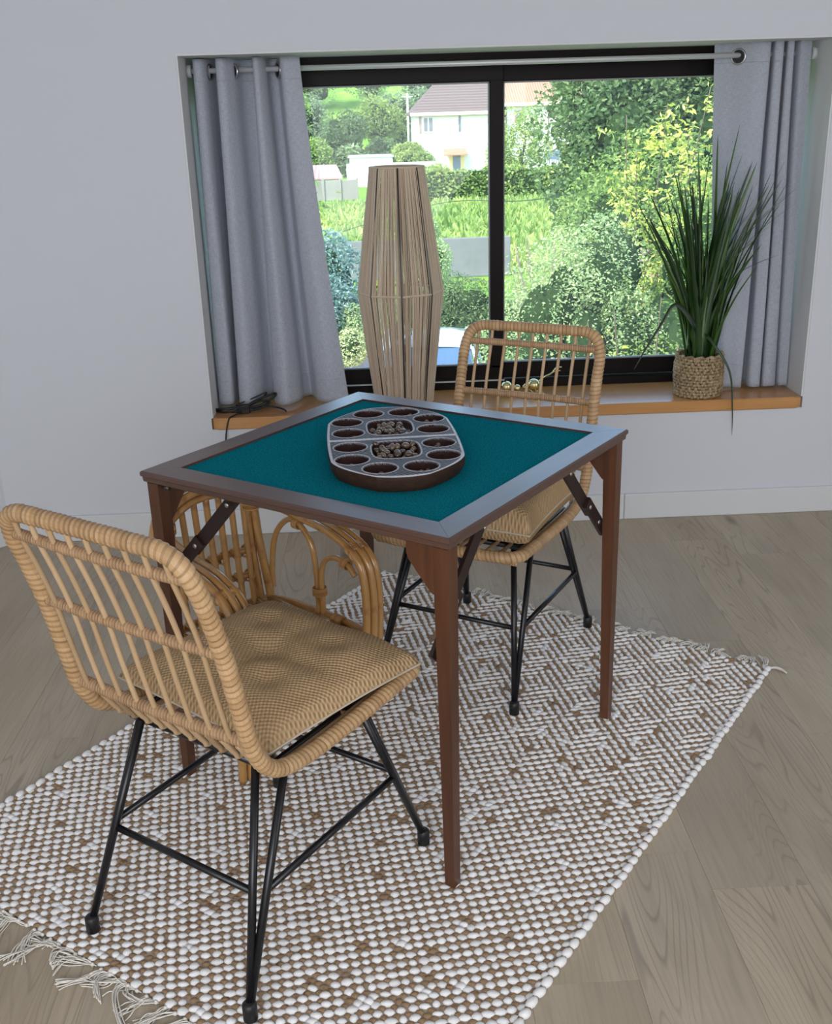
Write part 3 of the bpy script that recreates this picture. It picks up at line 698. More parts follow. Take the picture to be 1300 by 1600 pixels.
# ------------------------------------------------------------------ game board and seeds
BC = (.013, 2.123); BA = math.radians(3.5); BT = TZ+.030
PITS = [(sx*.091, sy*y, .033) for sx in (-1, 1) for sy in (-1, 1) for y in (.052, .137)]+[(sx*.040, sy*.2, .033) for sx in (-1, 1) for sy in (-1, 1)]
STORES = [(0, .083), (0, -.083)]
def halfw(y):
    y = np.abs(y); return np.where(y < .13, .137-.004*(y/.13)**2, np.where(y < .247, .133-.083*np.clip((y-.13)/.117, 0, 1)**1.75, .05))
def game_board():
    t = empty('game_board', (BC[0], BC[1], TZ-.005), BA)
    tag(t, 'carved dark wooden folding mancala board with whitened ridges, open on the green felt', 'game board')
    H = BT-(TZ-.005)
    for sy in (-1, 1):
        ns, ny = 230, 210
        s = np.linspace(-1, 1, ns); y = np.linspace(.0012, .247, ny)*sy
        S, Y = np.meshgrid(s, y, indexing='ij'); X = S*halfw(Y); bulge = .010*(1-(S)**2)*(np.abs(Y)/.247)**6; Yb = Y+sy*bulge
        Z = np.full(X.shape, H); pit = np.zeros(X.shape); ring = np.zeros(X.shape)
        for (px, py, pr) in PITS:
            d = np.hypot(X-px, Yb-py)/pr; dep = .021*np.sqrt(np.clip(1-d**2, 0, 1))
            Z = np.where(d < 1, H-dep, Z); pit = np.where(d < 1, 1, pit); g = np.exp(-((d-1.05)/.042)**2); ring = np.maximum(ring, g); Z = Z+.0014*g
        for (px, py) in STORES:
            d = ((np.abs(X-px)/.048)**3.4+(np.abs(Yb-py)/.059)**3.4)**(1/3.4); dep = .021*np.clip(1-d**3, 0, 1)**.5
            Z = np.where(d < 1, H-dep, Z); pit = np.where(d < 1, 1, pit); g = np.exp(-((d-1.045)/.032)**2); ring = np.maximum(ring, g); Z = Z+.0014*g
        e = np.maximum(np.abs(S), 0); eb = (e > .965)|(np.abs(Y) > .242)|(np.abs(Y) < .006); ring = np.where(eb & (pit < .5), 1, ring)
        Z = np.where((e > .985)|(np.abs(Y) > .2455)|(np.abs(Y) < .003), H-.0015, Z)
        V = np.stack([X, Yb, Z], 2).reshape(-1, 3); n0 = len(V); idx = np.arange(n0).reshape(ns, ny)
        q = np.stack([idx[:-1, :-1], idx[1:, :-1], idx[1:, 1:], idx[:-1, 1:]], 2).reshape(-1, 4)
        if sy < 0: q = q[:, ::-1]
        per = np.concatenate([idx[:, 0], idx[-1, 1:], idx[-2::-1, -1], idx[0, -2:0:-1]]); npz = len(per)
        B = V[per].copy(); B1 = B.copy(); B1[:, 2] = H*.45; B1[:, :2] *= 1.004; B2 = B.copy(); B2[:, :2] *= .95; B2[:, 2] = 0
        B0 = B.copy(); V = np.vstack([V, B1, B2, B0]); a1 = n0+np.arange(npz); a2 = a1+npz; per = a1+2*npz
        f1 = np.stack([per, a1, np.roll(a1, -1), np.roll(per, -1)], 1); f2 = np.stack([a1, a2, np.roll(a2, -1), np.roll(a1, -1)], 1)
        if sy < 0: f1, f2 = f1[:, ::-1], f2[:, ::-1]
        F = np.vstack([q, f1, f2]); side = np.zeros(len(V)); side[n0:] = 1
        z = np.zeros(len(V)-n0)
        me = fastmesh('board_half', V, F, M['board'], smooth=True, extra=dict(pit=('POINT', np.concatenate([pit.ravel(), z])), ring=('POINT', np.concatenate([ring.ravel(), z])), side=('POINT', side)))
        link('board_half', me, t)
    for sx in (-.09, .09): MB().tube([(sx-.014, 0, .004), (sx+.014, 0, .004)], .003, 8).build('hinge', M['steel_dark'], t)
    # seeds: one thing each
    sd = MB(); sd.ball((0, 0, 0), (.0088, .0066, .0060), 12, 8); sme = sd.mesh('seed', M['seed'])
    cb, sb = math.cos(BA), math.sin(BA)
    def seed(x, y, z, label, group):
        o = link('seed', sme, None, (BC[0]+x*cb-y*sb, BC[1]+x*sb+y*cb, z), (random.gauss(0, .4), random.gauss(0, .4), random.uniform(0, 6.3)))
        s = random.uniform(.82, 1.12); o.scale = (s, s*random.uniform(.9, 1.1), s); tag(o, label, 'seed', group)
    for (px, py), nm in zip(STORES, ('farther', 'nearer')):
        pts = []; tries = 0
        while len(pts) < 38 and tries < 8000:
            tries += 1; x = random.uniform(-.039, .039); y = random.uniform(-.049, .049); lay = 0 if len(pts) < 24 else 1
            if lay: x *= .72; y *= .72
            if all((x-a)**2+(y-b)**2+(((lay-c)*.009)**2) > .0108**2 for a, b, c in pts): pts.append((x, y, lay))
        for (x, y, l) in pts:
            d = ((abs(x)/.048)**3.4+(abs(y)/.059)**3.4)**(1/3.4)
            seed(px+x, py+y, BT-.021*max(0, 1-d**3)**.5+.0062+l*.0088, 'glossy brown bean heaped in the %s large hollow of the carved board' % nm, 'beans in the %s large hollow' % nm)
    names = {(1, -1): 'right side hollow of the nearer half', (-1, -1): 'left side hollow of the nearer half', (1, 1): 'right side hollow of the farther half', (-1, 1): 'left side hollow of the farther half'}
    small = [((-.040, .2), [(-.008, -.012), (.010, -.010)], 'left hollow at the far end'), ((.040, .2), [(.0, -.015), (.013, -.008), (-.012, -.010)], 'right hollow at the far end'),
             ((.091, .137), [(-.012, -.008), (.002, -.012), (.015, -.004), (-.003, .004)], 'outer right hollow of the farther half'),
             ((-.091, .052), [(-.002, -.014), (.013, -.006)], 'inner left hollow of the farther half'),
             ((.091, -.052), [(-.006, -.006), (.006, -.008), (.0, .005)], 'inner right hollow of the nearer half'),
             ((-.091, -.137), [(.0, -.014)], 'outer left hollow of the nearer half'), ((-.040, -.2), [(.004, -.010)], 'left hollow at the near end'),
             ((.040, -.2), [(.0, -.012), (.013, -.008)], 'right hollow at the near end')]
    for (px, py), L, nm in small:
        for (x, y) in L:
            y += .011; d = math.hypot(x, y)/.033; one = len(L) == 1
            seed(px+x, py+y, BT-.021*math.sqrt(max(0, 1-d*d))+.0062, ('single brown bean alone in the ' if one else 'brown bean lying in the ')+nm, None if one else 'beans in the '+nm)
game_board()

# ------------------------------------------------------------------ wrapped rattan chairs
def rattan_chair():
    t = empty('rattan_chair')
    prof = [(-.295, .835), (-.283, .785), (-.262, .73), (-.240, .65), (-.220, .555), (-.203, .485), (-.168, .432), (-.110, .409), (0, .403), (.2, .409)]
    X = .197; R = [(x, y, z) for x, (y, z) in zip([.187]+[X]*9, prof)]
    right = [(.10, -.299, .841), (.158, -.298, .838), (.186, -.292, .818), (X, -.279, .778)]+[(X, y, z) for y, z in prof[2:]]+[(.194, .238, .411), (.172, .262, .413), (.13, .270, .413), (.06, .273, .413)]
    left = [(-x, y, z) for x, y, z in right][::-1]
    MB().wrapped(spline(right+left, 8, True), .0145, .0108, 12, True).build('frame', M['wrap'], t)
    def py(z):    # y of the back plane at height z
        zs = [p[1] for p in prof[:7]][::-1]; ys = [p[0] for p in prof[:7]][::-1]; return float(np.interp(z, zs, ys))
    for z in (.797, .665, .497):
        y = py(z)
        P = spline([(-X+.004, y, z), (-.1, y-.004, z), (0, y-.006, z), (.1, y-.004, z), (X-.004, y, z)], 6)
        b = MB().wrapped(P, .0094 if z > .6 else .0108, .0066, 10, depth=.07); b.build('crossbar', M['wrap2'], t)
    for k in range(9):
        x = (k-4)*.0405
        P = spline([(x, py(z)+(.0 if q % 2 else -.001)-.006, z) for q, z in enumerate((.832, .797, .73, .665, .58, .497))]+[(x, -.196, .485)], 5)
        MB().tube(P, .0045, 8, var=random.random()).build('spindle', M['cane'], t)
    for y in (-.125, .06, .250):
        MB().wrapped(line((-X+.004, y, .398), (X-.004, y, .398), 8), .0082, .0065, 9, depth=.1).build('seat_rail', M['wrap2'], t)
    for k in range(11):
        x = (k-5)*.035
        MB().tube(spline([(x, -.178, .46), (x, -.15, .418), (x, -.125, .406), (x, .06, .404), (x, .250, .408)], 4), .0048, 7, var=random.random()).build('seat_rod', M['cane'], t)
    # black rod under-frame
    r = .0074; u = MB()
    A = [(.134, -.136), (.168, -.100)]
    sq = [(-.160, -.132, .399), (.160, -.132, .399), (.160, .160, .399), (-.160, .160, .399)]
    for i in range(4): u.tube(line(sq[i], sq[(i+1) % 4]), r, 10)
    u.build('under_frame', M['black'], t)
    for sx in (-1, 1):
        for sy in (-1, 1):
            g = MB(); f = (sx*.192, sy*.262, .02)
            for (ax, ay) in A: g.tube([(sx*ax, sy*abs(ay), .398), f], r, 10)
            o = g.build('leg', M['black'], t)
            c = MB(); c.tube([(f[0], f[1], .0005), (f[0], f[1], .030), (f[0], f[1], .034)], [.0125, .0125, .009], 14); c.build('foot_cap', M['rubber'], o)
    def on(sx, sy, k, z=.2):
        ax, ay = A[k]; p0 = np.array((sx*ax, sy*abs(ay), .386)); p1 = np.array((sx*.192, sy*.262, .02)); s = (.386-z)/(.366); return p0+(p1-p0)*s
    for sy in (-1, 1): MB().tube([on(-1, sy, 0), on(1, sy, 0)], .0064, 10).build('stretcher', M['black'], t)
    for sx in (-1, 1): MB().tube([on(sx, -1, 1), on(sx, 1, 1)], .0064, 10).build('stretcher', M['black'], t)
    return t
def cushion(name_loc, thick, seed_):
    hx, hy = .205, .190; n = 44; g = np.linspace(-1, 1, n); U, V = np.meshgrid(g, g, indexing='ij')
    rs = np.random.default_rng(seed_); pw, ex = (6, .42) if thick < .08 else (12, .30); env = (np.clip(1-np.abs(U)**pw, 0, 1)*np.clip(1-np.abs(V)**pw, 0, 1))**ex; lowf = .30 if thick < .08 else .42
    dim = np.zeros(U.shape)
    for (a, b) in ((-.42, -.42), (.42, -.42), (-.42, .42), (.42, .42), (0, 0)): dim += np.exp(-((U-a)**2+(V-b)**2)/.03)
    puff = .75+.25*np.abs(np.sin(U*math.pi*1.19))*np.abs(np.sin(V*math.pi*1.19))
    pin = 1-.05*(1-np.abs(V)**2)*0
    X = U*hx*(1-.035*(1-V**2)*np.abs(U)); Y = V*hy*(1-.035*(1-U**2)*np.abs(V))
    wr = .0015*np.sin(U*9+V*3+seed_)+.0012*np.sin(V*11-U*4)
    sag = -.006*(1-U**2)*(1-V**2)
    Zt = thick*env*(puff-.29*dim)+wr*env+sag*.3+.006; Zb = -thick*lowf*env*(1-.5*dim)+sag*.2+.006
    mb = MB(); V1 = np.stack([X, Y, Zt], 2).reshape(-1, 3); V2 = np.stack([X, Y, Zb], 2).reshape(-1, 3); idx = np.arange(n*n).reshape(n, n)
    F = []; UVs = []
    for i in range(n-1):
        for j in range(n-1):
            f = (idx[i, j], idx[i+1, j], idx[i+1, j+1], idx[i, j+1]); uv = [((g[i]*hx), g[j]*hy), (g[i+1]*hx, g[j]*hy), (g[i+1]*hx, g[j+1]*hy), (g[i]*hx, g[j+1]*hy)]
            F.append(f); UVs.append(uv); F.append(tuple(k+n*n for k in f[::-1])); UVs.append(uv[::-1])
    mb.add(np.vstack([V1, V2]), F, UVs)
    t = empty('seat_cushion')
    mb.build('cover', M['burlap'], t)
    per = [idx[i, 0] for i in range(n)]+[idx[-1, j] for j in range(1, n)]+[idx[i, -1] for i in range(n-2, -1, -1)]+[idx[0, j] for j in range(n-2, 0, -1)]
    MB().tube(V1[per], .0022, 6, True).build('piping', M['piping'], t)
    for (a, b) in ((-.42, -.42), (.42, -.42), (-.42, .42), (.42, .42), (0, 0)):
        MB().ball((a*hx, b*hy, thick*.40+.002), (.005, .005, .002), 8, 5).build('tuft', M['burlap'], t)
    return t
c1 = rattan_chair(); c2 = copy_tree(c1)
A1 = -math.radians(35.5); A2 = math.radians(149.3); C1 = (-.266, 1.671); C2 = (.256, 2.575)
c1.location = (C1[0], C1[1], 0); c1.rotation_euler = (0, 0, A1)
tag(c1, 'wrapped rattan chair in the foreground, its back to the viewer, on thin black hairpin legs', 'chair', 'wrapped rattan chairs with black metal legs')
c2.location = (C2[0], C2[1], 0); c2.rotation_euler = (0, 0, A2)
tag(c2, 'wrapped rattan chair tucked under the far side of the table, its back to the window', 'chair', 'wrapped rattan chairs with black metal legs')
def put_cushion(ch_loc, ang, off, rz, thick, sd, label):
    q = cushion(None, thick, sd); c, s = math.cos(ang), math.sin(ang)
    q.location = (ch_loc[0]+off[0]*c-off[1]*s, ch_loc[1]+off[0]*s+off[1]*c, off[2]); q.rotation_euler = (off[3], 0, ang+rz)
    tag(q, label, 'cushion', 'tufted burlap seat cushions')
put_cushion(C1, A1, (-.008, .070, .428, 0), math.radians(-7), .060, 1, 'tufted tan burlap cushion lying askew on the foreground rattan chair')
put_cushion(C2, A2, (0, .050, .456, 0), math.radians(3), .085, 5, 'thick tan burlap cushion on the chair under the table by the window')

# ------------------------------------------------------------------ child's glossy cane armchair
def cane_armchair():
    ca, sa = math.cos(TH), math.sin(TH)
    a, b = -.330, -.097; O = (TC[0]+a*ca-b*sa, TC[1]+a*sa+b*ca); ang = TH-math.radians(12)
    t = empty('cane_armchair', (O[0], O[1], 0), ang)
    tag(t, "small child's armchair of glossy golden cane with looped arms, half under the table", 'armchair')
    def part(nm, P, r, m=M['gloss_cane'], n=9, per=8, par=t): return MB().tube(spline(P, per), r, n).build(nm, m, par)
    half = [(.150, .172, 0), (.172, .178, .14), (.188, .180, .25), (.190, .180, .37), (.165, .179, .437), (.085, .178, .474), (-.03, .178, .487), (-.130, .166, .500), (-.180, .125, .530), (-.193, .065, .557), (-.196, 0, .565)]
    full = half+[(x, -y, z) for x, y, z in half[:-1]][::-1]
    # the three parallel canes of the arm-and-back band
    for k in (-1, 0, 1):
        P = []
        for i, (x, y, z) in enumerate(full):
            tt = min(i, len(full)-1-i)/10; s = 1 if y >= 0 else -1
            low = tt < .35
            if abs(y) < .01: off = (0, 0, -.021*k)
            elif tt > .78: off = (0, -s*.010*k, -.019*k)
            else: off = (0, -s*.020*k, 0)
            P.append((x+off[0]+(.004*(k == 0)), y+off[1], z+off[2]))
        part('arm_cane', P, .0098)
    # bindings
    for s in (-1, 1):
        for (x, z, dx, dz) in ((.150, .447, -.8, .45), (-.150, .512, .3, 0)):
            mb = MB()
            for q in range(6):
                o = (q-2.5)*.0045; c = np.array((x+dx*o, s*.178 if x > 0 else s*.150, z+dz*o))
                th = np.linspace(0, 2*np.pi, 17)[:-1]; mb.tube([(c[0]+.0135*np.sin(a_)*(-dz if x > 0 else 0), c[1]+.0315*np.cos(a_), c[2]+.0135*np.sin(a_)) for a_ in th], .0022, 5, True, var=random.random())
            mb.build('binding', M['bind'], t)
    def bind(c, ax, r, n=4, par=t):
        mb = MB(); ax = np.array(ax, float); ax /= np.linalg.norm(ax); e1 = np.cross(ax, (0, 0, 1.)); 
        if np.linalg.norm(e1) < .2: e1 = np.cross(ax, (1., 0, 0))
        e1 /= np.linalg.norm(e1); e2 = np.cross(ax, e1); th = np.linspace(0, 2*np.pi, 13)[:-1]
        for q in range(n):
            cc = np.array(c)+ax*(q-(n-1)/2)*.0042; mb.tube([cc+r*(e1*math.cos(w)+e2*math.sin(w)) for w in th], .0019, 5, True, var=random.random())
        mb.build('binding', M['bind'], par)
    # seat rim and slats
    rim = [(.185, .165, .243), (.19, 0, .245), (.185, -.165, .243), (0, -.172, .240), (-.165, -.135, .238), (-.175, 0, .238), (-.165, .135, .238), (0, .172, .240)]
    MB().tube(spline(rim, 6, True), .0115, 10, True).build('seat_rim', M['gloss_cane'], t)
    for k in range(9): y = (k-4)*.034; MB().tube([(-.17, y, .243), (.185, y, .245)], .0085, 8).build('seat_slat', M['gloss_cane'], t)
    for x in (-.09, .08): MB().tube([(x, -.165, .228), (x, .165, .228)], .009, 8).build('seat_rail', M['gloss_cane'], t)
    # back posts (double), slats and rails
    for s in (-1, 1):
        part('back_post', [(-.150, s*.155, 0), (-.160, s*.142, .24), (-.178, s*.132, .40), (-.185, s*.128, .515)], .0108)
        part('back_post', [(-.172, s*.130, .10), (-.176, s*.122, .24), (-.188, s*.114, .40), (-.190, s*.112, .53)], .0098)
        bind((-.186, s*.121, .498), (0, 0, 1), .023, 6)
    for k in range(7):
        y = (k-3)*.0335; top = .548-.020*(abs(y)/.1)**2
        part('back_slat', [(-.168, y*.95, .24), (-.182, y, .36), (-.196, y*1.04, top)], .0080)
    for z, x in ((.375, -.200), (.310, -.194)):
        part('back_rail', [(x+.012, -.128, z), (x-.004, -.05, z+.001), (x-.004, .05, z+.001), (x+.012, .128, z)], .0092)
        for k in range(7): bind((x+.006, (k-3)*.0335, z), (0, 1, .6 if k % 2 else -.6), .0165, 3)
    # looped infill of both arms
    for s in (-1, 1):
        y = s*.166
        loop = [(-.158, s*.150, .270), (-.158, s*.152, .33), (-.140, s*.156, .415), (-.098, y, .464), (-.050, y, .462), (-.008, y, .420), (.004, y, .34), (.006, y, .245)]
        part('arm_loop', loop, .0075)
        loop2 = [(.022, y, .245), (.022, y, .34), (.040, y, .392), (.082, y, .412), (.125, y, .405), (.150, y, .385)]
        part('arm_loop', loop2, .0072)
        bind((-.060, y, .463), (1, 0, 0), .0125, 5); bind((.118, y, .408), (1, 0, -.2), .0125, 5); bind((.013, y, .305), (0, 0, 1), .0175, 5)
        bind((.075, s*.17, .243), (1, 0, 0), .0135, 9); bind((0.0, s*.172, .241), (1, .4, 0), .0145, 4)
        part('leg_brace', [(.10, s*.170, .235), (.155, s*.174, .15), (.165, s*.174, .07)], .0075)
        part('front_leg_cane', [(.135, s*.162, 0), (.158, s*.166, .14), (.170, s*.166, .24)], .0095)
        bind((.142, s*.168, .02), (.1, 0, 1), .019, 4)
    part('front_brace', [(.150, -.16, .10), (.175, -.09, .19), (.18, 0, .225), (.175, .09, .19), (.150, .16, .10)], .0075)
cane_armchair()

# ------------------------------------------------------------------ lamp on the sill
def lamp():
    cx, cy, z0 = .070, 3.712, ZS+.001
    t = empty('table_lamp', (cx, cy, z0)); tag(t, 'tall lantern lamp of vertical jute strings standing on the sill at the window', 'lamp')
    L = [(0, .104), (.395, .150), (.806, .092)]; oc = [math.radians(22.5+45*k+22.5) for k in range(8)]
    def ringpts(r): return [np.array((r*math.cos(a), r*math.sin(a))) for a in oc]
    for (z, r), nm in zip(L, ('bottom_ring', 'middle_ring', 'top_ring')):
        P = [(p[0]*.985, p[1]*.985, z) for p in ringpts(r)]; pp = []
        for i in range(8): pp += [tuple(q) for q in np.linspace(P[i], P[(i+1) % 8], 6)[:-1]]
        MB().tube(pp, .0042, 7, True).build(nm, M['jute'], t)
    for k in range(8):
        P = [(math.cos(oc[k])*r*.98, math.sin(oc[k])*r*1.005, z) for z, r in L]; MB().tube(P, .0030, 6).build('wire_rib', M['steel_dark'], t)
    mb = MB(); rs = random.Random(3)
    for k in range(8):
        n = 44
        for i in range(n):
            f = (i+.5)/n+rs.uniform(-.006, .006); P = []
            if rs.random() < .22: continue
            for (z, r) in L:
                A = ringpts(r); p = A[k]*(1-f)+A[(k+1) % 8]*f; P.append(np.array((p[0], p[1], z)))
            w = rs.gauss(0, .0012); q = [P[0], (P[0]+P[1])/2+np.array((w, w, 0)), P[1], (P[1]+P[2])/2+np.array((rs.gauss(0, .0011), rs.gauss(0, .0011), 0)), P[2]]
            mb.tube(q, rs.uniform(.0013, .0018), 4, caps=False, var=rs.random())
    o = mb.build('string_shade', M['jute'], t); o['kind'] = 'stuff'
    MB().tube([(0, 0, .012), (0, 0, .15)], .008, 10).build('stem', M['rubber'], t)
    MB().tube([(0, 0, .148), (0, 0, .205)], .017, 14).build('socket', M['rubber'], t)
    b = MB(); b.tube([(0, 0, .205), (0, 0, .222)], [.012, .016], 14); b.ball((0, 0, .255), (.036, .036, .038), 18, 12); b.build('bulb', M['bulb'], t)
    c = MB(); c.tube([(-.098, 0, .010), (.098, 0, .010)], .004, 8); c.tube([(0, -.098, .010), (0, .098, .010)], .004, 8); c.build('base_cross', M['steel_dark'], t)
lamp()

# ------------------------------------------------------------------ curtains and rod
ROD_Y, ROD_Z = 3.745, 1.545
def curtains():
    t = empty('curtain_rod', ((X0+X1)/2, ROD_Y, ROD_Z)); tag(t, 'thin grey metal curtain rod across the top of the window recess', 'curtain rod')
    ox = (X0+X1)/2
    MB().tube([(X0+.010-ox, 0, 0), (X1-.010-ox, 0, 0)], .0085, 12).build('pole', M['rod'], t)
    for x in (X0+.006, X1-.006):
        s = 1 if x < 0 else -1; MB().tube([(x-ox, 0, 0), (x+s*.012-ox, 0, 0), (x+s*.013-ox, 0, 0)], [.020, .020, .015], 16).build('end_socket', M['reveal'], t)
    def curtain(name_label, top, bot, edge, z1, zb, eye, yb, seed_):
        """top/bot: lists (x, y) of the pleat path at the heading and at the hem"""
        T = spline([(x, y, 0) for x, y in top], 14)[:, :2]; B = spline([(x, y, 0) for x, y in bot], 14)[:, :2]; n = 240
        def rs(P): 
            d = np.concatenate([[0], np.cumsum(np.hypot(*np.diff(P, axis=0).T))]); tt = np.linspace(0, d[-1], n); return np.stack([np.interp(tt, d, P[:, 0]), np.interp(tt, d, P[:, 1])], 1)
        # keep pleats in correspondence by control index
        T = spline([(x, y, 0) for x, y in top], 20)[:, :2]; B = spline([(x, y, 0) for x, y in bot], 20)[:, :2]; n = len(T); m = 70; V = []; UVt = []
        for j in range(m):
            f = j/(m-1); e = edge(f); P = T*(1-e)+B*e
            wob = .0035*f*np.sin(np.arange(n)*.11+f*5+seed_)+.002*np.sin(np.arange(n)*.21-f*7)*f
            zz = z1+(zb-z1)*f
            hem = np.interp(np.arange(n), np.linspace(0, n-1, 9), [0, .004, -.003, .006, 0, -.004, .003, 0, .002])*f
            for i in range(n): V.append((P[i, 0], P[i, 1]+wob[i], zz+hem[i]))
        d = np.concatenate([[0], np.cumsum(np.hypot(*np.diff(T, axis=0).T))]); F = []; U = []
        for j in range(m-1):
            for i in range(n-1):
                F.append((j*n+i, (j+1)*n+i, (j+1)*n+i+1, j*n+i+1)); h = z1-zb
                U.append(((d[i], j/m*h), (d[i], (j+1)/m*h), (d[i+1], (j+1)/m*h), (d[i+1], j/m*h)))
        root = empty('curtain', (0, 0, 0)); tag(root, name_label, 'curtain', 'grey eyelet curtains')
        mb = MB(); V = np.array(V); mb.add(V, F, U); o = mb.build('fabric', M['curtain'], root)
        sm = o.modifiers.new('thickness', 'SOLIDIFY'); sm.thickness = .0018; sm.offset = 0
        # stitched heading and hem lines
        for j in (int(m*.066), int(m*.925)):
            g = MB(); g.tube(V[j*n:(j+1)*n:4]+np.array((0, -.0016, 0)), .0009, 4); g.build('stitching', M['curtain'], o)
        for (ex, nx, ny) in eye:
            e1 = np.array((ny, -nx, 0.)); sg = -1 if ny > 0 else 1; ey = ROD_Y+sg*ny*.0045; ex = ex+sg*nx*.0045; mb = MB(); th = np.linspace(0, 2*np.pi, 25)[:-1]
            for (rr, r2) in ((.0230, .0034),): mb.tube([(ex+e1[0]*rr*math.cos(a), ey+e1[1]*rr*math.cos(a), ROD_Z+rr*math.sin(a)-.004) for a in th], r2, 8, True)
            k = mb.build('eyelet', M['steel'], root)
            MB().add([(ex+e1[0]*.020*math.cos(a), ey+e1[1]*.020*math.cos(a), ROD_Z+.020*math.sin(a)-.004) for a in th], [tuple(range(24))]).build('eyelet_opening', M['rubber'], root)
        return root
    Y = ROD_Y; a = .036
    top = [(-.578, Y+.004), (-.572, Y-a), (-.548, Y-a), (-.528, Y), (-.515, Y+a), (-.498, Y+a), (-.492, Y), (-.500, Y-a), (-.478, Y-a-.006), (-.455, Y-.018), (-.428, Y+.024), (-.395, Y+a), (-.378, Y+.01), (-.382, Y-a), (-.366, Y-a-.008), (-.350, Y-.018), (-.338, Y+.03), (-.312, Y+a), (-.300, Y+.004), (-.292, Y-.030), (-.262, Y-a), (-.232, Y-.028)]
    bot = [(-.590, Y+.01), (-.592, Y-a+.006), (-.548, Y-a-.006), (-.535, Y-.01), (-.528, Y+a-.006), (-.514, Y+a-.006), (-.512, Y), (-.520, Y-a), (-.486, Y-a-.016), (-.446, Y-.024), (-.418, Y+.018), (-.402, Y+.030), (-.398, Y+.0), (-.392, Y-.030), (-.350, Y-a-.022), (-.308, Y-.025), (-.290, Y+.018), (-.268, Y+.030), (-.250, Y+.0), (-.238, Y-.030), (-.190, Y-a-.020), (-.128, Y-.048)]
    top, bot = [[(x, Y+(y-Y)*1.38) for x, y in P] for P in (top, bot)]
    curtain('grey eyelet curtain drawn to the left side of the window, nearer the cable', top, bot, lambda f: f**1.25, 1.578, .440,
            [(-.532, .9, -.4), (-.448, .75, .66), (-.302, .92, .4)], 0, 1.0)
    top = [(1.140, Y+.034), (1.166, Y+.026), (1.192, Y+.014), (1.226, Y-.010), (1.262, Y-.032), (1.302, Y-.034), (1.312, Y-.005), (1.305, Y+.03), (1.318, Y+.034), (1.322, Y), (1.322, Y-.036), (1.346, Y-.038), (1.352, Y), (1.345, Y+.03), (1.358, Y+.034), (1.366, Y), (1.362, Y-.036), (1.380, Y-.040), (1.388, Y), (1.384, Y+.030), (1.396, Y+.028), (1.404, Y-.034), (1.440, Y-.036)]
    bot = [(1.205, Y+.020), (1.205, Y-.012), (1.215, Y-.030), (1.240, Y-.034), (1.268, Y-.030), (1.296, Y-.030), (1.300, Y-.004), (1.292, Y+.034), (1.315, Y+.034), (1.322, Y), (1.324, Y-.036), (1.362, Y-.038), (1.368, Y), (1.362, Y+.03), (1.372, Y+.034), (1.380, Y), (1.376, Y-.036), (1.418, Y-.040), (1.424, Y), (1.420, Y+.030), (1.430, Y+.028), (1.434, Y-.034), (1.462, Y-.036)]
    curtain('grey eyelet curtain bunched at the right side of the window behind the grass plant', top, bot, lambda f: f**1.2, 1.590, .430, [(1.213, .58, .81)], 0, 2.0)
curtains()

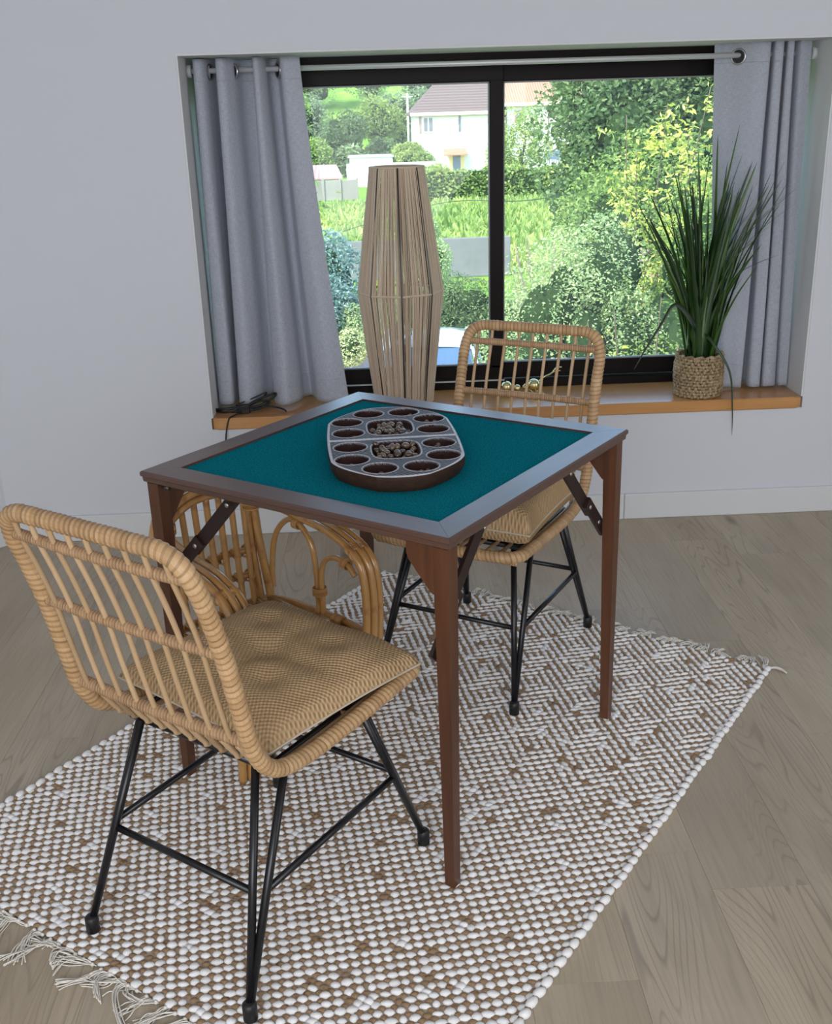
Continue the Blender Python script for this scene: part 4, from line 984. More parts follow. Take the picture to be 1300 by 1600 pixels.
# ------------------------------------------------------------------ plant in the woven basket
def plant():
    cx, cy, z0 = 1.122, 3.662, ZS
    t = empty('potted_grass', (cx, cy, z0)); tag(t, 'artificial tall green grass plant in a round woven seagrass basket on the sill', 'potted plant')
    bk = empty_part(t, 'basket', (0, 0, 0)); rows = 13; Hh = .140
    for k in range(rows):
        z = .007+k*Hh/rows; r = .0785+.003*math.sin(k/rows*3.1)-(.002 if k > rows-3 else 0); n = 96; th = np.arange(n)*2*np.pi/n
        w = .0016*np.sin(th*22+k*2.1); R = .0062*(1+.24*np.sin(th*22*2+k*1.3)); var = np.clip(.5+.5*np.sin(th*44+k*2)+RNG.normal(0, .2, n), 0, 1)
        MB().tube(np.stack([(r+w)*np.cos(th), (r+w)*np.sin(th), z+.0022*np.sin(th*22+k*3)], 1), R, 7, True, var=var).build('rope_coil', M['seagrass'], bk)
    n = 90; th = np.arange(n)*2*np.pi/n
    MB().tube(np.stack([(.0775+.003*np.sin(th*14))*np.cos(th), (.0775+.003*np.sin(th*14))*np.sin(th), .145+.003*np.cos(th*14)], 1), .0055*(1+.3*np.sin(th*28)), 7, True, var=RNG.random(n)).build('basket_rim', M['seagrass'], bk)
    MB().tube([(0, 0, .001), (0, 0, .118)], .073, 24).build('filler', M['soil'], t)
    rs = random.Random(11)
    def blade(P, w, fold=.28):
        P = spline(P, 5); k = len(P); T = np.gradient(P, axis=0); T /= np.linalg.norm(T, axis=1)[:, None]
        side = np.cross(T, (math.cos(ph), math.sin(ph), .15)); side /= np.linalg.norm(side, axis=1)[:, None]; nn = np.cross(side, T)
        u = np.linspace(0, 1, k); W = w*np.minimum(1, .55+u*2.2)*np.clip((1-u), 0, 1)**.62
        L = P-side*W[:, None]/2; R = P+side*W[:, None]/2; C = P+nn*(W*fold)[:, None]
        V = np.stack([L, C, R], 1).reshape(-1, 3); F = []; U = []
        for i in range(k-1):
            for q in (0, 1):
                F.append((i*3+q, i*3+q+1, i*3+4+q, i*3+3+q)); U.append(((q*.5, u[i]), (q*.5+.5, u[i]), (q*.5+.5, u[i+1]), (q*.5, u[i+1])))
        MB().add(V, F, U).build('leaf', M['blade'], t)
    tips = [(-.01, .93), (.08, .91), (-.09, .77), (-.17, .72), (.20, .74), (-.13, .80), (-.04, .83), (.03, .80), (.12, .82), (.16, .76), (-.06, .74), (-.11, .70), (.21, .70), (.18, .62), (-.18, .62), (.0, .70), (.10, .68), (.06, .74), (.14, .60), (-.15, .56), (.19, .80), (.06, .86), (-.02, .88), (-.08, .66)]
    for k in range(120):
        ph = rs.uniform(0, 6.283); r0 = rs.uniform(0, .052); b = (r0*math.cos(ph), r0*math.sin(ph))
        if k < len(tips): dx, h = tips[k]; dy = rs.gauss(-.01, .045)
        else: h = rs.uniform(.38, .80); dx = rs.gauss(0, .10)*(h/.7); dy = rs.gauss(0, .05)
        dy = max(-.12, min(.10, dy)); dx = max(-.2, min(.25, dx))
        q = .14
        P = [(b[0], b[1], q), (b[0]+dx*.20, b[1]+dy*.2, q+(h-q)*.33), (b[0]+dx*.55, b[1]+dy*.55, q+(h-q)*.68), (b[0]+dx*1.0, b[1]+dy, h)]
        blade(P, rs.uniform(.014, .027))
    for k in range(16):      # thin arching wisps to the right
        ph = rs.uniform(0, 6.28); h = rs.uniform(.45, .82); dx = rs.uniform(.14, .31)*(1 if k % 4 else -.55); dy = rs.uniform(-.06, .03)
        blade([(0, 0, .14), (dx*.15, dy*.2, .14+h*.30), (dx*.45, dy*.6, .14+h*.58), (dx, dy, h)], .0045)
    ph = math.pi/2
    blade([(.01, -.04, .14), (-.03, -.05, .24), (-.085, -.045, .318), (-.118, -.042, .325), (-.150, -.042, .27), (-.205, -.045, .18), (-.245, -.045, .105)], .020)
    ph = math.pi/2
    blade([(.01, -.03, .14), (.0, -.045, .22), (.03, -.082, .185), (.078, -.105, .10), (.094, -.112, -.02), (.100, -.115, -.13)], .013)
plant()

# ------------------------------------------------------------------ small things on the sill
def sill_items():
    t = empty('power_cable', (-.50, 3.66, ZS)); tag(t, 'coiled black cable with inline switch at the left end of the sill, tail hanging down', 'cable')
    mb = MB(); P = [(-.105, -.010, .012), (-.06, -.016, .015), (0, -.010, .013), (.055, .0, .018), (.10, .01, .04), (.11, .02, .055), (.06, .022, .04), (0, .012, .018), (-.07, .004, .010), (-.10, -.006, .006), (-.06, -.022, .005),
                    (.0, -.018, .020), (.05, -.005, .035), (.09, .004, .030), (.06, -.012, .012), (.0, -.024, .006), (-.05, -.020, .006)]
    mb.tube(spline(P, 8), .0042, 7); mb.tube(spline([(.03, -.004, .010), (.08, -.012, .016), (.12, -.018, .013), (.145, -.035, .008), (.15, -.045, .006)], 7), .0034, 7)
    mb.tube(spline([(-.03, .01, .02), (.04, .018, .045), (.08, .02, .06), (.05, .024, .03), (.0, .01, .01)], 7), .003, 6)
    mb.tube(spline([(-.005, -.042, .008), (-.03, -.075, .004), (-.045, -.094, -.004), (-.058, -.106, -.06), (-.066, -.104, -.16), (-.07, -.100, -.30), (-.06, -.100, -.41)], 8), .0028, 7)
    mb.build('cord', M['cable'], t)
    MB().box((.0, -.026, .012), (.045, .030, .024), rz=.15, bev=.004).build('switch_box', M['plugbox'], t)
    # brass ornament
    t = empty('metal_ornament', (.50, 3.755, ZS)); tag(t, 'small shiny brass ornament of balls and twisted wire on the sill behind the chair back', 'ornament')
    for (x, y, z, r) in ((-.055, 0, .029, .022), (-.015, .004, .022, .014), (.015, 0, .026, .012), (.045, -.004, .033, .024)):
        MB().ball((x, y, z), r, 16, 12).build('ball', M['brass'], t)
    mb = MB()
    mb.tube(spline([(.055, 0, .04), (.085, 0, .062), (.11, .004, .072), (.128, .004, .092), (.148, .004, .094)], 5), .0028, 6); mb.tube(spline([(.11, .004, .072), (.125, -.004, .082), (.142, -.004, .083)], 4), .0022, 6)
    for (x0, x1, y1) in ((-.05, -.07, -.05), (-.045, -.052, -.055), (.04, .060, -.045), (.05, .082, -.02), (.02, .05, -.06)):
        mb.tube(spline([(x0, 0, .02), ((x0+x1)/2, y1*.5, .016), (x1, y1, .0022)], 5), .0016, 5)
    mb.tube(spline([(-.055, -.01, .012), (-.02, -.02, .004), (.02, -.015, .006), (.06, -.01, .012), (.075, -.02, .004)], 5), .0018, 5)
    mb.build('wire', M['brass'], t)
sill_items()
exec_outdoor = True

# ------------------------------------------------------------------ outdoors
GZ = -3.0
def leaves_mesh(name, C, size, mats, var, aspect=.48, up=.25, fold=.18, core=None):
    """C (n,3) leaf bases; one folded quad per leaf"""
    n = len(C); d = RNG.normal(0, 1, (n, 3)); d[:, 2] = d[:, 2]*.6-up; d /= np.linalg.norm(d, axis=1)[:, None]
    s = np.cross(d, RNG.normal(0, 1, (n, 3))); s /= np.linalg.norm(s, axis=1)[:, None]; nn = np.cross(d, s)
    L = (size*(.7+.6*RNG.random(n)))[:, None]; w = L*aspect/2
    V = np.stack([C, C+d*L*.5+s*w+nn*w*fold, C+d*L, C+d*L*.5-s*w+nn*w*fold], 1).reshape(-1, 3)
    F = np.arange(4*n).reshape(n, 4)
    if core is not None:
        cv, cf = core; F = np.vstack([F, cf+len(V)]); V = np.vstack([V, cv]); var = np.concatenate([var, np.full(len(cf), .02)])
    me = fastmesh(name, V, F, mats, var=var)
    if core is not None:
        me.materials.append(M['shade_core']); mi = np.zeros(len(F), np.int32); mi[n:] = 1; me.polygons.foreach_set('material_index', mi)
    return me
def quad_sphere(c, r, n=12, m=8, jit=.12):
    th = np.linspace(0, 2*np.pi, n, endpoint=False); ph = np.linspace(.05, np.pi-.05, m); P, T = np.meshgrid(ph, th, indexing='ij')
    j = 1+RNG.normal(0, jit, P.shape); V = np.stack([np.sin(P)*np.cos(T)*j*r[0]+c[0], np.sin(P)*np.sin(T)*j*r[1]+c[1], np.cos(P)*j*r[2]+c[2]], 2).reshape(-1, 3)
    i = np.arange(m*n).reshape(m, n); F = np.stack([i[:-1], i[1:], np.roll(i, -1, 1)[1:], np.roll(i, -1, 1)[:-1]], 2).reshape(-1, 4); return V, F
def foliage_points(c, r, n, lumps=14, shell=.55, box=False):
    c = np.array(c, float); r = np.array(r, float); L = RNG.normal(0, 1, (lumps, 3)); L /= np.linalg.norm(L, axis=1)[:, None]
    L = L*(.62+.2*RNG.random((lumps, 1))); lr = .30+.22*RNG.random(lumps); k = RNG.integers(0, lumps, n)
    d = RNG.normal(0, 1, (n, 3)); d /= np.linalg.norm(d, axis=1)[:, None]; rad = lr[k]*(shell+(1-shell)*RNG.random(n)**.5)
    P = (L[k]+d*rad[:, None])*r+c; return P, k, L, lr
def tree(name, label, c, r, n, size, pal, cat='tree', core=True, lumps=14, trunk=True, aspect=.48, group=None, zb=GZ, shift=0., extra=None):
    t = empty(name, (c[0], c[1], zb)); tag(t, label, cat, group); off = np.array((c[0], c[1], zb))
    P, k, L, lr = foliage_points(c, r, n, lumps, .78); P[:, 2] = np.maximum(P[:, 2], zb+.03); lv = RNG.random(lumps)
    var = np.clip(.20+.42*RNG.random(n)+.30*(lv[k]-.4)+shift, 0, 1)
    cv = None
    if core:
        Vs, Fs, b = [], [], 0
        for i in range(lumps):  # added dark lumps fill the crown and stand for its inner shade
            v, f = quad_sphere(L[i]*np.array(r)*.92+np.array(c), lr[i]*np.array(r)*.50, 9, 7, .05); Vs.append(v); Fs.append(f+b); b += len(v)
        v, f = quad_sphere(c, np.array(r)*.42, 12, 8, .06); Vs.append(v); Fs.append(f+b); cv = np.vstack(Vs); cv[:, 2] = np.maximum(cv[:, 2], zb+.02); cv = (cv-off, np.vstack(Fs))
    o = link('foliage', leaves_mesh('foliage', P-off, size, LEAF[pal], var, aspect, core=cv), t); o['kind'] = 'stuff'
    if trunk:
        R = max(.02, .055*max(r)); H = c[2]-zb; mb = MB()
        mb.tube(spline([(0, 0, 0), (R*.5, 0, H*.35), (-R*.4, R*.3, H*.7), (0, 0, H)], 4), np.linspace(R, R*.45, 13), 7)
        for q in range(6):
            e = L[q]*np.array(r)*.9+np.array((0, 0, H)); s = np.array((0, 0, H*.55)); mb.tube([s, (s+e)/2+np.array((0, 0, .05*H)), e], [R*.4, R*.28, R*.1], 5)
        mb.build('trunk' if cat == 'tree' else 'stem', M['bark'], t)
    if extra: extra(t, off, L, lr)
    return t

def terrain():
    xs = np.concatenate([np.linspace(-60, -12, 9), np.linspace(-10, 26, 37), np.linspace(30, 70, 9)]); ys = np.concatenate([np.linspace(4.6, 100, 60), np.linspace(104, 170, 14)])
    X, Y = np.meshgrid(xs, ys, indexing='ij'); Z = GZ-.002+.05*np.sin(X*.7)*np.sin(Y*.31)*np.clip((Y-24)/20, 0, 1)+np.clip((Y-98)/70, 0, 1)**1.2*13
    i = np.arange(X.size).reshape(X.shape); F = np.stack([i[:-1, :-1], i[1:, :-1], i[1:, 1:], i[:-1, 1:]], 2).reshape(-1, 4)
    o = link('ground', fastmesh('ground', np.stack([X, Y, Z], 2).reshape(-1, 3), F, M['meadow'], smooth=True)); tag(o, kind='structure')
    # grass tufts and yellow flowers of the meadow
    n = 16000; P = np.stack([RNG.uniform(-5, 13, n), RNG.uniform(31.8, 59, n), np.full(n, GZ)], 1); P[:, 2] += .05*np.sin(P[:, 0]*.7)*np.sin(P[:, 1]*.31)*np.clip((P[:, 1]-24)/20, 0, 1)
    o = link('meadow_grass', leaves_mesh('meadow_grass', P, .42, LEAF['mid'], np.clip(.35+.45*RNG.random(n)+.2*np.sin(P[:, 0]*.5)*np.sin(P[:, 1]*.23), 0, 1), .35, up=-1.6))
    tag(o, 'tall bright green grass of the sunny meadow below the window', 'grass', kind='stuff')
    b = MB().box((.0, 19.0, GZ+.004), (5.2, 5.2, .02)); tag(b.build('terrace', M['paving']), kind='structure')
    b = MB().box((-.8, 21.8, GZ+.004), (3.6, .5, .02)); tag(b.build('gravel_strip', M['gravel']), kind='structure')
    b = MB().box((1.2, 11.5, GZ+.002), (6, 9.5, .016)); tag(b.build('driveway', M['gravel']), kind='structure')
terrain()

def car():
    t = empty('car', (.60, 14.35, GZ+.01), math.radians(-3)); tag(t, 'silver car parked below the window, only roof and windscreen showing', 'car')
    # stations along y: front (towards the house wall) is -y
    st = [(-2.15, .52, .28, .58, .50, .60), (-2.0, .74, .22, .80, .60, .66), (-1.5, .84, .20, .87, .78, .80), (-.95, .86, .20, .885, .90, .82), (0, .87, .20, .90, .93, .84), (1.0, .86, .20, .89, .95, .83), (1.75, .84, .22, .87, .97, .80), (2.05, .78, .28, .80, .92, .70), (2.12, .66, .36, .70, .70, .6)]
    V = []
    for (y, wl, zl, wm, zt, wt) in st: V += [(-wl, y, zl), (-wm, y, zl+.22), (-wm, y, (zl+zt)/2+.08), (-wt, y, zt), (0, y, zt+.035), (wt, y, zt), (wm, y, (zl+zt)/2+.08), (wm, y, zl+.22), (wl, y, zl)]
    n = 9; F = [(i*n+j, i*n+j+1, (i+1)*n+j+1, (i+1)*n+j) for i in range(len(st)-1) for j in range(n-1)]; F += [tuple(range(n))[::-1], tuple(range((len(st)-1)*n, len(st)*n))]
    MB().add(V, F).build('body', M['carpaint'], t)
    # greenhouse glass then roof
    gs = [(-1.02, .74, .90, .70, .91), (-.55, .79, .92, .62, 1.22), (-.15, .80, .93, .60, 1.44), (.7, .80, .95, .60, 1.47), (1.35, .78, .96, .56, 1.40), (1.90, .70, .96, .50, 1.05)]
    V = []
    for (y, wb, zb, wt, zt) in gs: V += [(-wb, y, zb), (-wt, y, zt-.03), (-wt*.9, y, zt), (wt*.9, y, zt), (wt, y, zt-.03), (wb, y, zb)]
    n = 6; F = [(i*n+j, i*n+j+1, (i+1)*n+j+1, (i+1)*n+j) for i in range(len(gs)-1) for j in range(n-1)]+[tuple(range(n))[::-1], tuple(range((len(gs)-1)*n, len(gs)*n))]
    MB().add(V, F, smooth=False).build('windows', M['carglass'], t)
    rf = [(-.17, .60, 1.43), (.0, .605, 1.458), (.35, .61, 1.482), (.7, .61, 1.485), (1.1, .59, 1.462), (1.42, .56, 1.40), (1.50, .54, 1.36)]; V = []
    for (y, w, z) in rf: V += [(-w-.02, y, z-.055), (-w, y, z-.012), (-w*.6, y, z+.018), (0, y, z+.030), (w*.6, y, z+.018), (w, y, z-.012), (w+.02, y, z-.055)]
    n = 7; F = [(i*n+j, i*n+j+1, (i+1)*n+j+1, (i+1)*n+j) for i in range(len(rf)-1) for j in range(n-1)]
    MB().add(V, F).build('roof', M['carpaint'], t)
    for s in (-1, 1):
        MB().tube(spline([(s*.80, -1.0, .92), (s*.70, -.55, 1.20), (s*.625, -.16, 1.43)], 4), .026, 6).build('pillar', M['carpaint'], t)
        MB().tube(spline([(s*.60, 1.45, 1.38), (s*.68, 1.75, 1.14), (s*.74, 1.95, .97)], 4), .045, 6).build('pillar', M['carpaint'], t)
        MB().ball((s*.98, -.80, 1.0), (.11, .06, .075), 10, 7).build('mirror', M['carpaint'], t)
        MB().ball((s*.62, -2.02, .58), (.16, .09, .07), 10, 7).build('headlight', M['headlight'], t)
        for y in (-1.35, 1.30):
            w = MB().tube([(s*.72, y, .31), (s*.90, y, .31)], .31, 20).build('wheel', M['carblack'], t); MB().tube([(s*.895, y, .31), (s*.912, y, .31)], .19, 14).build('hubcap', M['metal_grey'], w)
    for x in (-.28, .30): MB().tube([(x-.1, -1.06, .935), (x+.42, -.93, 1.0)], .011, 5).build('wiper', M['carblack'], t)
car()

def house(name, label, x0, x1, Y, zw, depth, zr, rm, hip, items, eave=.35):
    zb = GZ-.5; t = empty(name, ((x0+x1)/2, Y, zb)); tag(t, label, 'house'); o = (-t.location[0], -Y, -zb)
    MB().box(((x0+x1)/2, Y+depth/2, (zb+zw)/2), (x1-x0, depth, zw-zb)).build('wall', M['render'], t, loc=o)
    ym = Y+depth/2; a, b = x0-eave, x1+eave; c, d = Y-eave, Y+depth+eave; e = zw-.05
    V = [(a, c, e), (b, c, e), (b, d, e), (a, d, e), (a+hip, ym, zr), (b, ym, zr)]; V += [(x, y, z+.18) for x, y, z in V]
    F = [(0, 1, 2, 3), (6, 7, 11, 10), (7, 8, 11), (8, 9, 10, 11), (9, 6, 10), (0, 1, 7, 6), (1, 2, 8, 7), (2, 3, 9, 8), (3, 0, 6, 9)]
    MB().add(V, F, smooth=False).build('roof', rm, t, loc=o)
    MB().box(((a+b)/2, c-.02, e+.07), (b-a, .06, .24)).build('fascia', M['fascia'], t, loc=o)
    for (nm, m, xa, za, xb, z_b, proud, sub) in items:
        p = MB().box(((xa+xb)/2, Y-proud/2, (za+z_b)/2), (xb-xa, proud, z_b-za)).build(nm, M[m], t, loc=o)
        if sub:
            w = (xb-xa-.12*(sub+1))/sub
            for k in range(sub): MB().box((xa+.12+w/2+k*(w+.12), Y-proud-.01, (za+z_b)/2), (w, .04, z_b-za-.2)).build('pane', M['pane_dark'], p)
    return t
def street():
    house('house', 'white rendered house with brown hipped roof and a red tiled porch canopy', 3.10, 9.45, 85, 1.60, 9, 5.0, M['roof_brown'], 3.4,
          [('window', 'render', 3.65, .30, 4.55, 1.45, .10, 2), ('shutter', 'shutter', 3.42, .25, 3.56, 1.5, .08, 0), ('narrow_window', 'pane_dark', 6.40, .30, 6.58, 1.45, .06, 0), ('door', 'garage', 5.92, -2.75, 6.52, -1.2, .08, 0),
           ('door_surround', 'ochre', 6.52, -2.9, 6.80, -1.1, .10, 0), ('door_surround', 'ochre', 5.66, -2.9, 5.92, -1.1, .10, 0), ('downpipe', 'shutter', 8.75, -2.6, 8.88, 1.5, .08, 0)])
    t = bpy.data.objects['house']
    c = MB(); V = [(5.25, 84.98, -.88), (6.95, 84.98, -.88), (7.0, 83.9, -1.28), (5.2, 83.9, -1.28)]; V += [(x, y, z-.08) for x, y, z in V]
    c.add(V, [(0, 3, 2, 1), (4, 5, 6, 7), (0, 1, 5, 4), (1, 2, 6, 5), (2, 3, 7, 6), (3, 0, 4, 7)], smooth=False); c.build('porch_canopy', M['terracotta'], t, loc=tuple(-v for v in t.location))
    house('house', 'white terraced house with orange ribbed roof, garage door and lamp post before it', 10.2, 17.5, 86, 2.10, 8, 3.9, M['roof_orange'], .2,
          [('garage_door', 'garage', 13.1, -2.95, 14.65, -1.30, .06, 0), ('window', 'shutter', 14.0, .55, 14.9, 1.65, .08, 2), ('window', 'shutter', 10.8, .85, 11.4, 1.72, .08, 1), ('downpipe', 'shutter', 13.35, -1.2, 13.45, 2.0, .08, 0)])
    house('house', 'farther house whose grey roof and white gable top show above the orange roof', 8.5, 14.2, 100, 3.0, 8, 6.2, M['roof_brown'], 1.0, [])
    g = MB(); V = [(13.6, 97, 2.2), (15.6, 97, 2.2), (14.6, 97, 4.6)]; V += [(x, 99.5, z) for x, y, z in V]; g.add(V, [(0, 1, 2), (5, 4, 3), (0, 3, 4, 1), (1, 4, 5, 2), (2, 5, 3, 0)], smooth=False)
    g = None
    # left: sheds and walls
    t = empty('shed', (-3.5, 71, GZ)); tag(t, 'low shed with a pinkish tiled roof behind the grey block wall', 'shed'); o = (3.5, -71, -GZ)
    MB().box((-4.0, 72, GZ+.45), (3.2, 2.6, .9+.1)).build('wall', M['block'], t, loc=o)
    V = [(-5.8, 70.4, -2.05), (-2.1, 70.4, -2.05), (-2.6, 73.6, -1.35), (-5.8, 73.6, -1.35)]; V += [(x, y, z-.08) for x, y, z in V]
    MB().add(V, [(0, 1, 2, 3), (7, 6, 5, 4), (0, 4, 5, 1), (1, 5, 6, 2), (2, 6, 7, 3), (3, 7, 4, 0)], smooth=False).build('roof', M['roof_pink'], t, loc=o)
    t = empty('block_wall', (-3.2, 64, GZ)); tag(t, 'weathered grey concrete block wall at the left edge of the meadow', 'wall'); o = (3.2, -64, -GZ)
    for k in range(4): MB().box((-4.55+k*.98, 64, GZ+.58), (.96, .14, 1.16-.02*k), bev=.01).build('panel', M['block'], t, loc=o)
    for k in range(5): MB().box((-5.04+k*.98, 63.97, GZ+.61), (.14, .22, 1.24), bev=.01).build('post', M['block'], t, loc=o)
    t = MB().box((1.2, 76, GZ+.78), (6.4, .25, 1.56), bev=.02).build('garden_wall', M['render']); tag(t, 'white rendered garden wall beyond the meadow, left of the white house', 'wall')
    t = empty('garage_block', (-.3, 79, GZ)); tag(t, 'small white flat roofed outbuilding behind the white garden wall', 'outbuilding'); MB().box((0, 0, .95), (3.0, 3, 1.9)).build('wall', M['render'], t); MB().box((0, 0, 1.95), (3.2, 3.2, .10)).build('roof', M['metal_grey'], t)
    t = MB().box((.55, 31.2, GZ+.55), (6.5, .18, 1.1), bev=.01).build('retaining_wall', M['concrete']); tag(t, 'stained grey concrete wall at the near edge of the meadow', 'wall')
    t = empty('street_lamp', (12.05, 72, GZ)); tag(t, 'slim grey street lamp in front of the orange roofed house', 'street lamp')
    MB().tube([(0, 0, 0), (0, 0, 6.0)], [.09, .06], 8).build('pole', M['metal_grey'], t); MB().box((-.25, 0, 6.0), (.75, .2, .10), bev=.03).build('lamp_head', M['carblack'], t)
    t = empty('utility_pole', (2.95, 97, GZ)); tag(t, 'thin white pole among the trees left of the brown roofed house', 'pole'); MB().tube([(0, 0, 0), (0, 0, 6.4)], .09, 8).build('pole', M['render'], t); MB().box((0, 0, 6.1), (.9, .1, .1)).build('cross_arm', M['metal_grey'], t)
    P = spline([(-1.5, 29.5, -1.6), (1.4, 26, -.55), (3.0, 21, -.16), (4.4, 17.2, .45)], 12)
    tag(MB().tube(P, .009, 5).build('overhead_wire', M['cable']), 'thin dark wire crossing in front of the meadow', 'wire')
    # picket fence in front of the orange roofed house
    t = empty('picket_fence', (11.3, 74, GZ)); tag(t, 'white picket fence above the hedge', 'fence')
    pk = MB().box((0, 0, .75), (.09, .04, 1.5)).mesh('picket', M['render'])
    for k in range(26): link('picket', pk, t, (-1.9+k*.155, 0, 0))
    for z in (.45, 1.2): MB().box((0, .04, z), (4.1, .04, .07)).build('rail', M['render'], t)
street()

def plants():
    global RNG
    RNG = np.random.default_rng(21)
    # clipped hedge along the far side of the meadow
    t = empty('hedge', (6, 60.5, GZ)); tag(t, 'long green hedge between the meadow and the white houses', 'hedge'); n = 15000
    P = np.stack([RNG.uniform(-6, 8.5, n), RNG.uniform(-.7, .7, n), RNG.uniform(0, 1.75, n)], 1); P[:, 2] += .18*np.sin(P[:, 0]*1.7)+.1*np.sin(P[:, 0]*4.3); P[:, 2] = np.maximum(P[:, 2], .02)
    o = link('foliage', leaves_mesh('foliage', P, .22, LEAF['mid'], np.clip(.22+.55*RNG.random(n)+.12*np.sin(P[:, 0]*2), 0, 1), .55), t); o['kind'] = 'stuff'
    MB().box((1.25, 0, .8), (14.2, .9, 1.5)).build('shade_core_box', M['shade_core'], t)  # added dark block in place of the shade inside the hedge
    # near shrubs
    tree('shrub', 'blue green leafy shrub at the lower left of the view, beside the curtain', (-1.15, 19.0, -1.75), (.95, .75, 1.32), 20000, .072, 'blue', 'shrub', lumps=16)
    tree('shrub', 'yellow green shrub low in front of the blue green one', (-.80, 18.35, -2.25), (.55, .45, .70), 12000, .05, 'pale', 'shrub', lumps=12, shift=.15)
    tree('shrub', 'round yellow tinged bush standing before the grey concrete wall', (1.22, 27.0, -1.9), (.72, .6, .95), 10000, .075, 'pale', 'shrub', lumps=12, shift=.1)
    tree('shrub', 'low fine leaved dark green bush directly behind the silver car', (1.85, 19.2, -2.15), (1.6, .9, 1.08), 34000, .050, 'dark', 'shrub', lumps=18, shift=.2)
    tree('shrub', 'wide green and cream bush to the right of the window post', (1.80, 9.7, -1.25), (.88, .85, 1.62), 46000, .033, 'pale', 'shrub', lumps=36)
    tree('shrub', 'deep green bush below the dead branches, right of the cream bush', (2.65, 9.9, -1.0), (1.05, .9, 1.75), 40000, .040, 'mid', 'shrub', lumps=34, shift=-.12)
    tree('shrub', 'leafy bush behind the tall grass plant at the lower right of the view', (2.75, 8.6, -1.6), (.95, .8, 1.35), 24000, .038, 'mid', 'shrub', lumps=18, shift=-.1)
    def flowers(t, off, L, lr):
        mb = MB()
        for q in range(22):
            c = np.array((RNG.uniform(-.95, .3), -1.0+RNG.uniform(-.15, .15), 2.0+RNG.uniform(-.3, 1.0)))
            for s in range(9): mb.ball(c+RNG.normal(0, .035, 3), .016, 5, 4, var=RNG.random())
        mb.build('blossom', LEAF['pink'], t)
    tree('shrub', 'flowering shrub with clusters of pink blossom in front of the dark tree', (3.15, 12.6, -.85), (1.2, .9, 1.8), 30000, .050, 'mid', 'shrub', lumps=34, extra=flowers)
    tree('tree', 'large dark green broadleaved tree filling the right half of the view', (4.65, 16.3, .9), (2.0, 1.6, 2.6), 86000, .084, 'dark', 'tree', lumps=44, shift=.10, aspect=.58)
    tree('tree', 'bright green tree at the far right beside the curtain', (5.6, 14.6, .6), (1.1, 1.0, 2.6), 30000, .080, 'mid', 'tree', lumps=18)
    tree('tree', 'thin pale leaved tree in front of the orange roofed house', (8.3, 63.2, -.45), (1.9, 1.2, 2.1), 6500, .15, 'mid', 'tree', core=False, lumps=20, shift=.15)
    tree('shrub', 'round bright green bush beside the porch of the white house', (2.85, 77.5, -1.45), (1.65, 1.0, 1.35), 7000, .17, 'mid', 'shrub', lumps=12, shift=.1)
    # golden compound leaves on long stems
    def golden(name, label, base, tips, n, size):
        t = empty(name, base); tag(t, label, 'shrub', None); mb = MB(); P = []
        for tp in tips:
            d = np.array(tp)-np.array(base); S = spline([(0, 0, 0), d*.5+np.array((-.06*d[0], 0, .12)), d], 8); mb.tube(S, np.linspace(.016, .004, len(S)), 5)
            for q in range(n):
                f = RNG.uniform(.30, 1.03); i = min(len(S)-1, int(f*(len(S)-1))); ctr = S[i]+RNG.normal(0, .10, 3)*(1.1-.4*f)
                a = RNG.uniform(0, 6.28); ax = np.array((math.cos(a), math.sin(a)*.6, RNG.uniform(-.5, .2)))*size*2.6; sd = np.cross(ax, (0, 0, 1.)); sd /= np.linalg.norm(sd)
                for k in range(5):
                    for s in (-1, 1): P.append(ctr+ax*(k/4)+sd*s*size*.30)
        mb.build('stem', M['bark'], t); P = np.array(P); v = np.clip(RNG.random(len(P))*.7+.15, 0, 1)
        o = link('foliage', leaves_mesh('foliage', P, size, LEAF['yellow'], v, .42), t); o['kind'] = 'stuff'
    golden('golden_shrub', 'tall shrub of golden yellow leaf sprays rising before the dark tree', (2.85, 12.0, GZ), [(3.05, 11.6, 1.45), (2.75, 11.6, 1.0), (3.3, 11.6, 1.15), (3.0, 11.3, .35), (2.85, 11.4, -.1), (3.6, 11.6, .55), (3.75, 11.6, 1.5), (2.7, 11.3, .6), (2.6, 11.5, 1.35), (3.4, 11.3, 1.6), (3.2, 11.2, .75), (3.5, 11.2, .1)], 40, .070)
    golden('golden_shrub', 'low golden leaf sprays showing just left of the tall grass plant', (2.05, 8.2, GZ), [(1.75, 7.9, -.02), (2.2, 7.7, -.25), (2.05, 7.7, .1), (2.1, 7.6, -.5), (1.55, 7.9, -.1)], 9, .050)
    # dead branches
    t = empty('dead_shrub', (1.75, 11.2, GZ)); tag(t, 'fan of bare grey dead branches sticking out of the bushes', 'dead shrub'); mb = MB()
    for k in range(34):
        a = RNG.uniform(-1.0, .55); h = RNG.uniform(2.6, 3.2); e = (math.sin(a)*.42, RNG.uniform(-.25, .25), h); mid = (e[0]*.35+RNG.normal(0, .03), e[1]*.4, h*.62)
        S = spline([(0, 0, 0), mid, e], 5); mb.tube(S, np.linspace(.014, .0035, len(S)), 4)
        for q in range(2):
            i = RNG.integers(5, 9); s = S[i]; mb.tube([s, s+np.array((RNG.normal(0, .14), RNG.normal(0, .1), RNG.uniform(.08, .3)))], [.004, .002], 4)
    mb.build('branches', M['deadwood'], t)
    # hanging branch of a near tree, upper left
    t = empty('near_tree', (-2.6, 9.0, GZ)); tag(t, 'near tree whose leafy branch hangs in at the upper left by the curtain', 'tree'); mb = MB()
    mb.tube(spline([(0, 0, 0), (.1, 0, 2.2), (.0, .1, 4.4), (.3, 0, 5.6)], 5), np.linspace(.13, .05, 16), 8); P = []
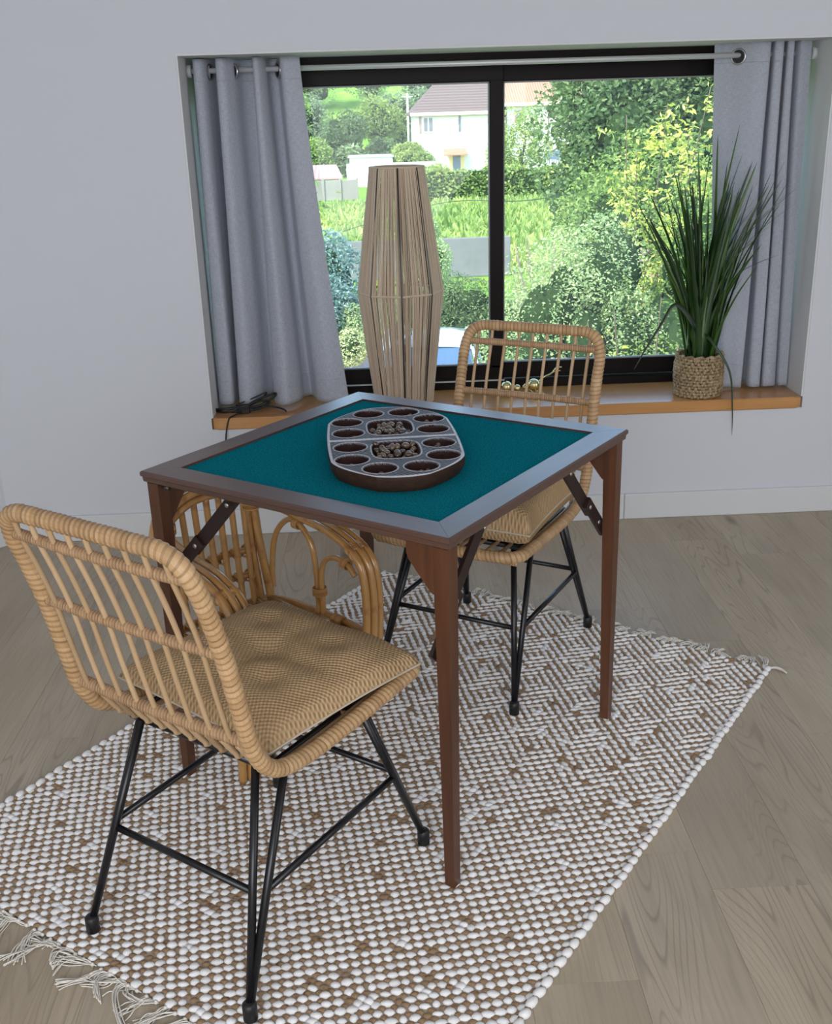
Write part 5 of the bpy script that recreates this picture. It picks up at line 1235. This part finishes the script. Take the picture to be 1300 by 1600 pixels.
    for k in range(13):
        e = np.array((RNG.uniform(1.25, 2.05), RNG.uniform(-.7, .5), RNG.uniform(3.3, 4.4))); S = spline([(.1, 0, 4.6), (e[0]*.55, e[1]*.5, 4.95), (e[0], e[1], e[2]+.35), e], 6); mb.tube(S, np.linspace(.025, .004, len(S)), 4)
        for q in range(110): i = RNG.integers(8, len(S)); P.append(S[i]+RNG.normal(0, .09, 3))
    mb.build('trunk', M['bark'], t); P = np.array(P); o = link('foliage', leaves_mesh('foliage', P, .062, LEAF['mid'], np.clip(RNG.random(len(P))*.7, 0, 1), .5), t); o['kind'] = 'stuff'
    # woodland beyond the houses
    k = 0
    spots = [(-9, 100, 5.5, 'far', 'pale woodland tree nearest the left curtain, beyond the meadow'), (-5.8, 104, 5.0, 'far', 'grey green woodland tree, second from the left curtain'),
             (-2.6, 99, 4.6, 'dark', 'dark green woodland tree above the white flat roofed outbuilding'), (.2, 103, 5.2, 'mid', 'bright green woodland tree left of the thin white pole'),
             (2.2, 106, 5.0, 'far', 'pale woodland tree right behind the thin white pole'), (4.9, 112, 5.4, 'far', 'woodland tree top peeping over the left end of the brown roof'),
             (-7.5, 92, 3.2, 'mid', 'bushy low tree at the left edge above the pink roofed shed'), (-4.6, 90, 2.8, 'mid', 'bushy low tree just right of the pink roofed shed'),
             (-1.9, 91, 2.3, 'far', 'small grey green bushy tree behind the white outbuilding'), (.6, 92, 2.6, 'dark', 'small dark bushy tree behind the white garden wall'),
             (12, 114, 5.6, 'far', 'woodland tree above the ridge of the orange roof'), (16.5, 112, 5.8, 'dark', 'dark woodland tree behind the right end of the orange roof'), (21, 100, 6, 'far', 'woodland tree glimpsed through the large dark tree'),
             (-13, 128, 7.5, 'mid', 'high woodland tree on the hill at the left edge of the window'), (-7, 132, 7.5, 'far', 'high woodland tree on the hill, second from the left edge'),
             (-.5, 130, 7.5, 'far', 'high woodland tree on the hill between the pole and the left group'), (6, 134, 7.5, 'dark', 'high dark woodland tree on the hill left of the brown roof')]
    for (x, y, h, pal, lab) in spots:
        r = h*.50; zb = GZ+max(0., (y-98)/70)**1.2*13
        tree('woodland_tree', lab, (x, y, zb+h*.60), (r, r*.8, h*.52), 4800, .28, pal, 'tree', group='woodland trees beyond the houses', lumps=14, zb=zb)
plants()
